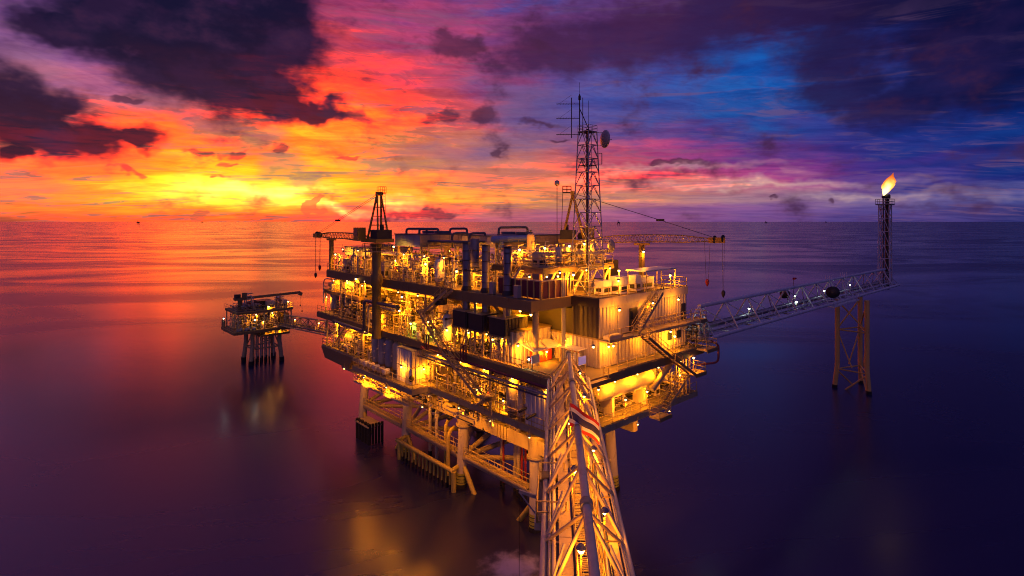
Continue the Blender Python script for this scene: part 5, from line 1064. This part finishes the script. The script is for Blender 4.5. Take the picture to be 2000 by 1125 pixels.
def g_upright(x, y, z, w):
    m = R.choice(PAL); r = .3 + .4 * R.random(); h = 1.6 + 1.8 * R.random()
    auto(upright('', x, y, z, r, h, m, None, 2), {'cream': 'cream', 'white': 'white', 'pipe': 'buff', 'tray': 'copper-toned', 'galvanised': 'bare steel', 'structure': 'ochre'}[m] + ' upright process vessel', w, 'vessel', 'upright process vessels')
def g_lying(x, y, z, w):
    m = R.choice(PAL); auto(lying('', x, y, z, .35 + .35 * R.random(), 2.2 + R.random(), 'y', m, None, .4 + .8 * R.random(), 2), {'cream': 'cream', 'white': 'white', 'pipe': 'buff', 'tray': 'copper-toned', 'galvanised': 'bare steel', 'structure': 'ochre'}[m] + ' horizontal process vessel', w, 'vessel', 'horizontal process vessels')
def g_cab(x, y, z, w):
    m = R.choice(['white', 'cream', 'galvanised', 'cream']); h = 1.4 + .9 * R.random(); ww = .35 + .3 * R.random()
    auto(cabinet('', x - ww, y - .5, z, x + ww, y + .5, z + h, m, None), {'white': 'white', 'cream': 'cream', 'galvanised': 'bare steel'}[m] + ' control cabinet', w, 'cabinet', 'control cabinets')
def g_loop(x, y, z, w):
    o = auto(thing('pipe_loop', '', 'pipework', (x, y, z)), 'nest of bent process pipes', w, 'pipework', 'nests of process pipes')
    for k in range(R.randint(4, 7)):
        xx, yy = x + R.uniform(-.6, .6), y + R.uniform(-1.1, 1.1); h1 = R.uniform(.5, 3.4); p = [(xx, yy, z), (xx, yy, z + h1)]; q2 = [xx, yy, z + h1]
        for j in range(R.randint(1, 3)):
            ax = R.choice((0, 1, 1, 2)); q2[ax] += R.choice((-1, 1)) * R.uniform(.5, 1.4)
            q2[2] = min(max(q2[2], z + .3), z + 3.9); q2[0] = max(q2[0], -1.9); p.append(tuple(q2))
        rr = R.choice((.05, .07, .09, .13)); MB().path(p, rr, 7).out('pipe', R.choice(PAL), o); e = p[-1]; MB().lathe((e[0], e[1], e[2] - .06), [(rr * 1.8, 0), (rr * 1.8, .12)], 8).out('flange', 'pipe', o)
def g_frame(x, y, z, w):
    o = auto(thing('access_platform', '', 'platform', (x, y, z)), 'small railed access platform on legs', w, 'platform', 'small access platforms'); h = 1.3 + R.random()
    BX(x - .7, y - .9, z + h, x + .7, y + .9, z + h + .07).out('floor_plate', 'structure', o); MB().rail([(x - .7, y + .9, z + h + .07), (x - .7, y - .9, z + h + .07), (x + .7, y - .9, z + h + .07)], 1.0).out('railing', 'rail', o)
    for a in (-.6, .6):
        for b2 in (-.8, .8): T((x + a, y + b2, z), (x + a, y + b2, z + h), .05, 6).out('leg', 'rail', o)
    m = MB()
    for e in (-.2, .2): m.tube((x - .75, y + e, z), (x - .75, y + e, z + h + .9), .025, 5)
    for k in range(int(h / .28)): m.tube((x - .75, y - .2, z + .2 + k * .28), (x - .75, y + .2, z + .2 + k * .28), .018, 4)
    m.out('ladder', 'rail', o)
GEN = [g_pump, g_manifold, g_manifold, g_upright, g_upright, g_lying, g_cab, g_loop, g_loop, g_loop, g_frame]
def fill(where, z, xs, y0, y1, step, avoid=()):
    for x in xs:
        y = y0 + R.random()
        while y < y1:
            xx = x + R.uniform(-.25, .25)
            if not any(a <= xx <= c and b2 <= y <= d2 for a, b2, c, d2 in avoid): R.choice(GEN)(xx, y, z, where)
            y += step * R.uniform(.8, 1.25)
fill('lower deck', 11.72, (-1.1, 1.6, 4.4), -1, 46, 2.5, [(-4.8, 17.4, 1.8, 32), (-2.6, -6, 2.2, 3), (-.9, 37.3, 1.5, 43.5), (-2, 18, 7, 20)])
fill('middle deck', 17.02, (-1.0, 1.9, 4.6), 6.5, 47, 2.5, [(-2.4, 2, 2.6, 12.2), (-.4, 41, 1.8, 48), (-2.5, 45, 1, 48.5)])
fill('top deck', 24.02, (-1.0, 1.8, 4.6, 7.5), 8.5, 45, 2.5, [(-2.4, 2, .8, 12), (.5, -2, 13, 8.5), (1, 11.5, 3, 13.6)])
fill('raised platform', 27.02, (2.0, 4.5, 7.5, 10.5), .4, 7, 2.0)
fill('mezzanine', 20.62, (-.4, 2.4), 36.8, 48, 2.4)
fill('under the tank', 11.72, (5.5, 8.0, 10.2), -3.4, -2.0, 2.0); fill('behind the tank', 11.72, (4, 7, 10, 13, 16), -1.2, 1.4, 2.2)
fill('outer corner, lower deck', 11.72, (15.4, 17.4, 19.3), -5.2, -2.5, 2.0)
fill('small platform lower deck', 8.02, (-3, -1, 1.2, 3.6), 90, 96, 2.2); fill('small platform top', 12.22, (-.5, 6.5), 88.6, 96, 2.3)
fill('small platform cellar', 6.62, (2, 4.5, 6.4), 88.8, 93, 2.0)
# the fine tangle of small-bore piping nobody could count
def tangle(label, z0, z1, x0, x1, y0, y1, n, mat):
    m = MB()
    for k in range(n):
        p = [R.uniform(x0, x1), R.uniform(y0, y1), R.uniform(z0, z1)]
        for j in range(R.randint(2, 4)):
            q2 = list(p); ax = R.choice((0, 1, 1, 2, 2)); q2[ax] += R.choice((-1, 1)) * R.uniform(.4, 1.8 if ax != 1 else 3.0)
            q2[2] = min(max(q2[2], z0), z1); q2[0] = min(max(q2[0], x0), x1); q2[1] = min(max(q2[1], y0), y1)
            if sum(abs(a - b2) for a, b2 in zip(p, q2)) > .15:
                m.tube(p, q2, R.choice((.025, .035, .05, .065)), 5)
                if R.random() < .35: m.box(q2[0] - .12, q2[1] - .12, q2[2] - .12, q2[0] + .12, q2[1] + .12, q2[2] + .14)
            p = q2
    tag(m.out('small_piping', mat), label, 'piping', kind='stuff')
    if mat != 'dark_steel': tangle(label.replace('tangle of thin', 'dark tangle of thin').replace('thin pipes', 'thin shade-coloured pipes'), z0, z1, x0, x1, y0, y1, int(n * .55), 'dark_steel')  # added dark copy whose colour stands in for shaded gaps
tangle('tangle of thin pipes, valves and instruments filling the lower deck', 11.8, 15.6, -2.0, 6.0, 2.5, 46, 230, 'cream'); tangle('tangle of thin pipes and instruments filling the middle deck', 17.1, 21.6, -2.2, 6.0, 11.5, 48, 230, 'cream'); tangle('tangle of thin pipes and instruments on the top deck', 24.1, 27.6, -1.7, 8.0, 8, 45, 200, 'pipe')
tangle('thin pipes between the filter vessels under the stacks', 17.1, 19.6, -1.6, 2.4, 2.2, 12, 110, 'cream'); tangle('thin pipes and fittings below the tank on the lower deck', 11.8, 14.5, 4.0, 18, -4.5, .8, 170, 'cream'); tangle('thin pipes on the raised equipment platform', 27.1, 28.6, 1.0, 12, -.2, 7.2, 110, 'pipe'); tangle('thin pipes and fittings crowding the small platform', 8.1, 11.4, -3.5, 7.5, 88, 96, 150, 'pipe'); tangle('thin pipes under the lower deck along the gangway', 9.9, 11.0, -4.4, 3, 3, 32, 90, 'cream')
tangle('thin pipes and fittings on top of the small platform', 12.3, 13.4, -3.2, 7.5, 88, 96, 70, 'pipe'); tangle('thin pipes at the flare bridge landing', 17.1, 19.5, 20.5, 24.5, -7, -2, 60, 'pipe')
# overhead pipe bundles
for lb, z, xs, y0, y1 in (('overhead pipe bundle under the top deck', 22.2, (.2, .7, 1.1, 1.7, 2.6, 3.2, 4.4), 12, 46), ('overhead pipe bundle under the middle deck', 15.5, (-1.4, -.8, .9, 1.4, 2.3, 3.4, 4.2), 1, 46), ('overhead pipe bundle over the top deck', 27.2, (.6, 1.1, 1.9, 2.4, 4.0), 20, 44)):
    o = thing('pipe_bundle', lb, 'pipework', (1.5, y0, z))
    for k, x in enumerate(xs): T((x, y0 + R.random() * 3, z + .1 * (k % 3)), (x, y1 - R.random() * 4, z + .1 * (k % 3)), R.choice((.08, .11, .16, .2)), 8).out('pipe', R.choice(PAL), o)
    for y in range(int(y0) + 2, int(y1), 5): BX(min(xs) - .3, y, z - .35, max(xs) + .3, y + .15, z - .22).out('hanger_beam', 'structure', o)
# plated bulkheads inside the decks
for lb, z0, z1, x, y0, y1 in (('plated inner bulkhead lit amber behind the lower deck equipment', 11.72, 16.0, 8.2, 2, 46.5), ('plated inner bulkhead lit amber behind the middle deck equipment', 17.02, 22.7, 8.2, 7.1, 47)):
    o = thing('inner_bulkhead', lb, 'wall', (x, (y0 + y1) / 2, z0)); n = round((y1 - y0) / 2.2)
    for i in range(n): BX(x, y0 + (y1 - y0) * i / n, z0, x + .1 + .03 * (i % 2), y0 + (y1 - y0) * (i + 1) / n - .03, z1).out('bulkhead_plate', R.choice(['cream', 'structure', 'cream', 'tray']), o)
o = thing('inner_bulkhead', 'cream plated bulkhead behind the big tank on the lower deck', 'wall', (11, 2.2, 11.72))
for i in range(8): BX(3.2 + i * 2.1, 2.2, 11.72, 5.27 + i * 2.1, 2.3 + .02 * (i % 2), 15.9).out('bulkhead_plate', 'cream', o)
for x in (14.2, 15.6): upright('tall pale column tank at the outer corner of the lower deck, ' + ('left' if x < 15 else 'right') + ' one', x, -3.6, 11.72, .62, 3.6, 'cream', 'outer corner column tanks')
for k in range(5): T((16.6 + k * .75, -6.3, 11.8), (16.6 + k * .75, -6.3, 16.2), .12, 8); tag(T((16.6 + k * .75, -6.3, 11.75), (16.6 + k * .75, -6.3, 16.05), .11, 8).out('standpipe', 'structure'), ['first', 'second', 'third', 'fourth', 'fifth'][k] + ' brown standpipe left to right beside the folding stair', 'pipe', 'standpipes by the folding stair')
# turbine enclosure, ribbed box left of the stacks on the middle deck
te = thing('turbine_enclosure', 'brown ribbed turbine enclosure under the top deck beside the zigzag stair', 'enclosure', (1.5, 15, 19.6)); BX(.1, 12.6, 19.7, 4, 17.6, 21.9).out('box_body', 'tray', te); clad_x(te, -.02, 12.6, 17.6, 19.72, 21.85, 'tray', .8); clad_y(te, 0, 4, 12.5, 19.72, 21.85, 'tray', .8)
for y in (12.9, 17.3): BX(.3, y - .1, 17.02, .5, y + .1, 19.7).out('leg', 'structure', te)
bx2 = thing('duct_box', 'dark square ventilation duct hanging under the top deck edge by the stair', 'duct', (-2.2, 13.6, 21.6)); MB().lathe((-2.2, 13.9, 22.1), [(.75, 0), (.8, .1), (.8, .9), (.75, 1.0)], 8).out('duct_body', 'dark_steel', bx2); MB().lathe((-2.2, 13.9, 23.0), [(.5, .1), (.5, .3)], 8).out('collar', 'girder', bx2)
gt = thing('green_tank', 'small green-lit tank beside the middle deck edge', 'tank', (-1.6, 19.4, 17.0)); MB().lathe((-1.6, 19.4, 17.02), [(.4, 0), (.42, .1), (.42, .8), (.2, 1.0)], 12).out('tank_body', 'galvanised', gt); T((-1.6, 19.4, 18.0), (-1.6, 19.4, 18.4), .05, 6).out('vent', 'pipe', gt)

# ------------------------------------------------------------------ lamps
# each lamp of the photograph on its known plane
def L(px, py, where, power=300, x=None, y=None, z=None, post=None, kind='s', wall=None, bulb=1.0, deckz=None, aim='auto'):
    p = at(px, py, x, y, z); 
    if aim == 'auto': aim = None if kind == 'c' else (.5, .5, -.7) if y is not None and y > 80 else (.8, .1, -.6) if x is not None and x < 2 else (.1, .8, -.6) if y is not None and y < -1 else None
    lamp(p, where, (p[2] - deckz) if deckz else post, power, kind, wall, bulb=bulb, aim=aim)
for px, py, x in ((655, 497, -1.7), (769, 482, -1.8), (773, 509, -1.4), (831, 516, -1.2), (892, 530, -1.2), (927, 529, .8)): L(px, py, 'top deck', 260, x=x, deckz=24.02)
for px, py, y in ((1015, 488, 4.0), (1064, 485, 3.0), (1112, 481, 2.0), (1141, 477, 1.0)): L(px, py, 'raised platform', 300, y=y, deckz=27.0)
for px, py, y in ((1209, 529, -1.9), (1120, 537, -1.6), (1309, 538, -4.4)): L(px, py, 'quarters roof', 300, y=y, deckz=24.0, aim=None)
L(1257, 492, 'boom rest', 130, x=20.0, wall=(.3, .6), kind='s'); L(1208, 549, 'quarters roof', 140, y=-4.8, deckz=24.0, bulb=.7, aim=None)
for px, py in ((1034, 541), (1068, 541), (1090, 540)): L(px, py, 'below the raised platform', 220, y=1.5, bulb=.7)
for px, py, x in ((695, 545, -2.2), (713, 550, -1.9), (678, 549, -1.2)): L(px, py, 'mezzanine', 240, x=x)
for px, py, x in ((785, 580, -2.0), (735, 620, -2.6), (780, 607, -2.2), (836, 628, -2.3), (873, 645, -2.2)): L(px, py, 'middle deck', 320, x=x, deckz=17.02)
for px, py in ((930, 591), (1016, 607), (1037, 615)): L(px, py, 'exhaust boxes', 330, x=.4, deckz=21.9)
for px, py in ((915, 650), (962, 663), (1012, 675)): L(px, py, 'filter vessels', 240, x=-1.6, bulb=.8)
for px, py, wz in ((1210, 606, .5), (1275, 592, .5), (1325, 585, .4)): L(px, py, 'upper quarters wall', 95, y=-6.2, wall=(0, wz + .4), bulb=.8, aim=None)
for px, py in ((1159, 678), (1189, 677), (1198, 676), (1259, 663), (1310, 648)): L(px, py, 'lower quarters wall', 95, y=-6.2, wall=(0, 1.0), bulb=.8, aim=None)
L(1103, 665, 'side wall of the quarters', 60, x=3.5, wall=(.5, 0), bulb=.8); L(1068, 687, 'red locker', 130, y=.2, deckz=17.02, bulb=.8); L(1033, 702, 'bridge landing', 40, x=-1.8, deckz=17.02, kind='c', bulb=.7)
L(1318, 657, 'middle deck outer corner', 330, y=-6.3, deckz=17.02); L(1355, 699, 'hanging landing', 200, y=-7.6, deckz=14.45)
for px, py, x in ((784, 717, -4.0), (705, 722, -4.3), (717, 729, -4.3), (733, 741, -4.3), (764, 752, -4.3)): L(px, py, 'container deck', 90, x=x, bulb=.8, aim=None)
for px, py, y in ((828, 721, 17.8), (844, 727, 18.6)): L(px, py, 'container deck', 200, y=y, wall=(0, .5), bulb=.8)
L(932, 762, 'lower deck', 220, x=-2.2, post=2.2); L(983, 783, 'lower deck', 240, x=-1.6, bulb=.7); L(825, 795, 'legs', 40, x=.3, bulb=.7)
for px, py, y in ((1169, 761, -6.3), (1222, 781, -6.4), (1264, 765, -6.3)): L(px, py, 'big tank', 200, y=y, deckz=11.72, bulb=.8)
L(1328, 733, 'folding stair', 120, y=-6.6, post=2.0, bulb=.7); L(659, 645, 'far end of the lower deck', 200, x=-1.8, bulb=.7); L(640, 652, 'far end of the lower deck', 160, x=-1.8, bulb=.7); L(638, 580, 'far end of the middle deck', 120, x=-1.6, bulb=.6)
for px, py, y in ((563, 589, 88.5), (525, 599, 88.3)): L(px, py, 'small platform', 200, y=y, deckz=12.2, bulb=1.2)
for px, py, y, k in ((437, 622, 88, 'c'), (498, 625, 87.8, 'c'), (515, 628, 88.5, 's'), (480, 626, 90, 's')): L(px, py, 'small platform', 30, y=y, deckz=8.0, kind=k)
lamp((3.0, 88.6, 7.5), 'small platform', None, 120, aim=(.2, .8, -.5)); lamp((5.6, 88.6, 7.5), 'small platform', None, 120, aim=(.2, .8, -.5)); lamp((3.5, 88, 11.4), 'small platform', None, 150, aim=(.2, .8, -.5)); lamp((0, 88, 11.4), 'small platform', None, 150, aim=(.2, .8, -.5))
lamp((2.4, 60, 13.0), 'link bridge', 1.6, 40); lamp((4.0, 76, 11.4), 'link bridge', 1.6, 30)
for px, py in ((1463, 603), (1553, 578), (1556, 590), (1384, 650)): L(px, py, 'flare bridge', 45, y=YB + .3, deckz=ZB + .2, kind='c', bulb=1.1)
L(1360, 622, 'flare bridge landing', 50, y=-5, deckz=17.0, kind='c'); lamp((68, YB, 19.6), 'flare bridge', 1.5, 40, 'c'); lamp((82, YB, 19.6), 'flare bridge', 1.5, 40, 'c')
IN, INY, DN = (.75, 0, -.65), (0, .75, -.65), None  # edge rows are unseen floodlights added to brighten the outward faces
for z, wh, xs, ys, pw, aim in ((22.5, 'middle deck edge, added fill', (-1.7,), (14, 19.5, 24.5, 30, 34.5, 39.5, 44.5), 210, IN), (22.4, 'inside the middle deck', (4.6,), (12, 22, 32, 42), 130, DN),
        (15.9, 'lower deck edge, added fill', (-2.1,), (-3.5, 1.0, 5.5, 10, 14.5, 33.5, 38, 43), 210, IN), (15.9, 'container deck back row', (-1.0,), (23.5, 28), 150, IN), (15.7, 'inside the lower deck', (4.4,), (5, 12.5, 20, 27.5, 35, 42), 130, DN),
        (27.6, 'top deck edge, added fill', (-1.3,), (14.5, 19, 24, 32, 37, 42), 190, IN), (27.9, 'coolers', (5.5,), (15, 22.5, 36.5), 110, DN),
        (15.8, 'tank bay edge, added fill', (5.0, 9.0, 13.0, 17.0), (-6.5,), 210, INY), (15.4, 'inside the tank bay', (6.5, 12), (-1.6,), 110, DN), (19.6, 'filter bay ceiling', (-1.5,), (3.2, 6.2, 9.4), 150, IN),
        (26.6, 'below the raised platform', (2.5, 7, 11), (-.9,), 110, INY)):
    for x in xs:
        for y in ys: lamp((x, y + R.uniform(-.3, .3), z), wh, None, pw, bulb=.6, aim=aim)
for y in (-2, 4, 9.5, 15.5): lamp((-2.75, y, 10.9), 'edge below lower deck, added fill', None, 420, bulb=.5, aim=(.62, .1, -.78), cone=112)  # floodlights added under the deck as warm fill on legs and fender
for y in (22, 28, 34): lamp((-4.9, y, 10.9), 'edge below lower deck, added fill', None, 420, bulb=.5, aim=(.7, .1, -.7), cone=112)
for x in (2, 8, 14): lamp((x, -7.1, 10.9), 'short edge below deck, added fill', None, 420, bulb=.5, aim=(.1, .62, -.78), cone=112)
lamp((-1.9, 21.0, 18.8), 'middle deck', 1.75, 110, 'g', aim=(.8, -.1, -.6)); lamp((-1.9, 16.8, 18.6), 'middle deck', 1.55, 60, 'g', aim=(.8, -.1, -.6))

# ------------------------------------------------------------------ labels by order along each deck, left to right in the photograph
def nth(k): return {1: '1st', 2: '2nd', 3: '3rd'}.get(k % 10 if k % 100 not in (11, 12, 13) else 0, 'x').replace('x', '%dth' % k) if k < 4 else ('%dst' % k if k % 10 == 1 and k % 100 != 11 else '%dnd' % k if k % 10 == 2 and k % 100 != 12 else '%drd' % k if k % 10 == 3 and k % 100 != 13 else '%dth' % k)
fam = {}
for o, look, where in AUTO: fam.setdefault((look, where), []).append(o)
for (look, where), lst in fam.items():
    lst.sort(key=lambda o: PX(ORG[o.name]))
    for k, o in enumerate(lst): o['label'] = look + (' ' if where.split()[0] in ('under', 'behind', 'below', 'inside', 'on') else ' at the ') + where + ('' if len(lst) == 1 else ', %s from the left' % nth(k + 1))
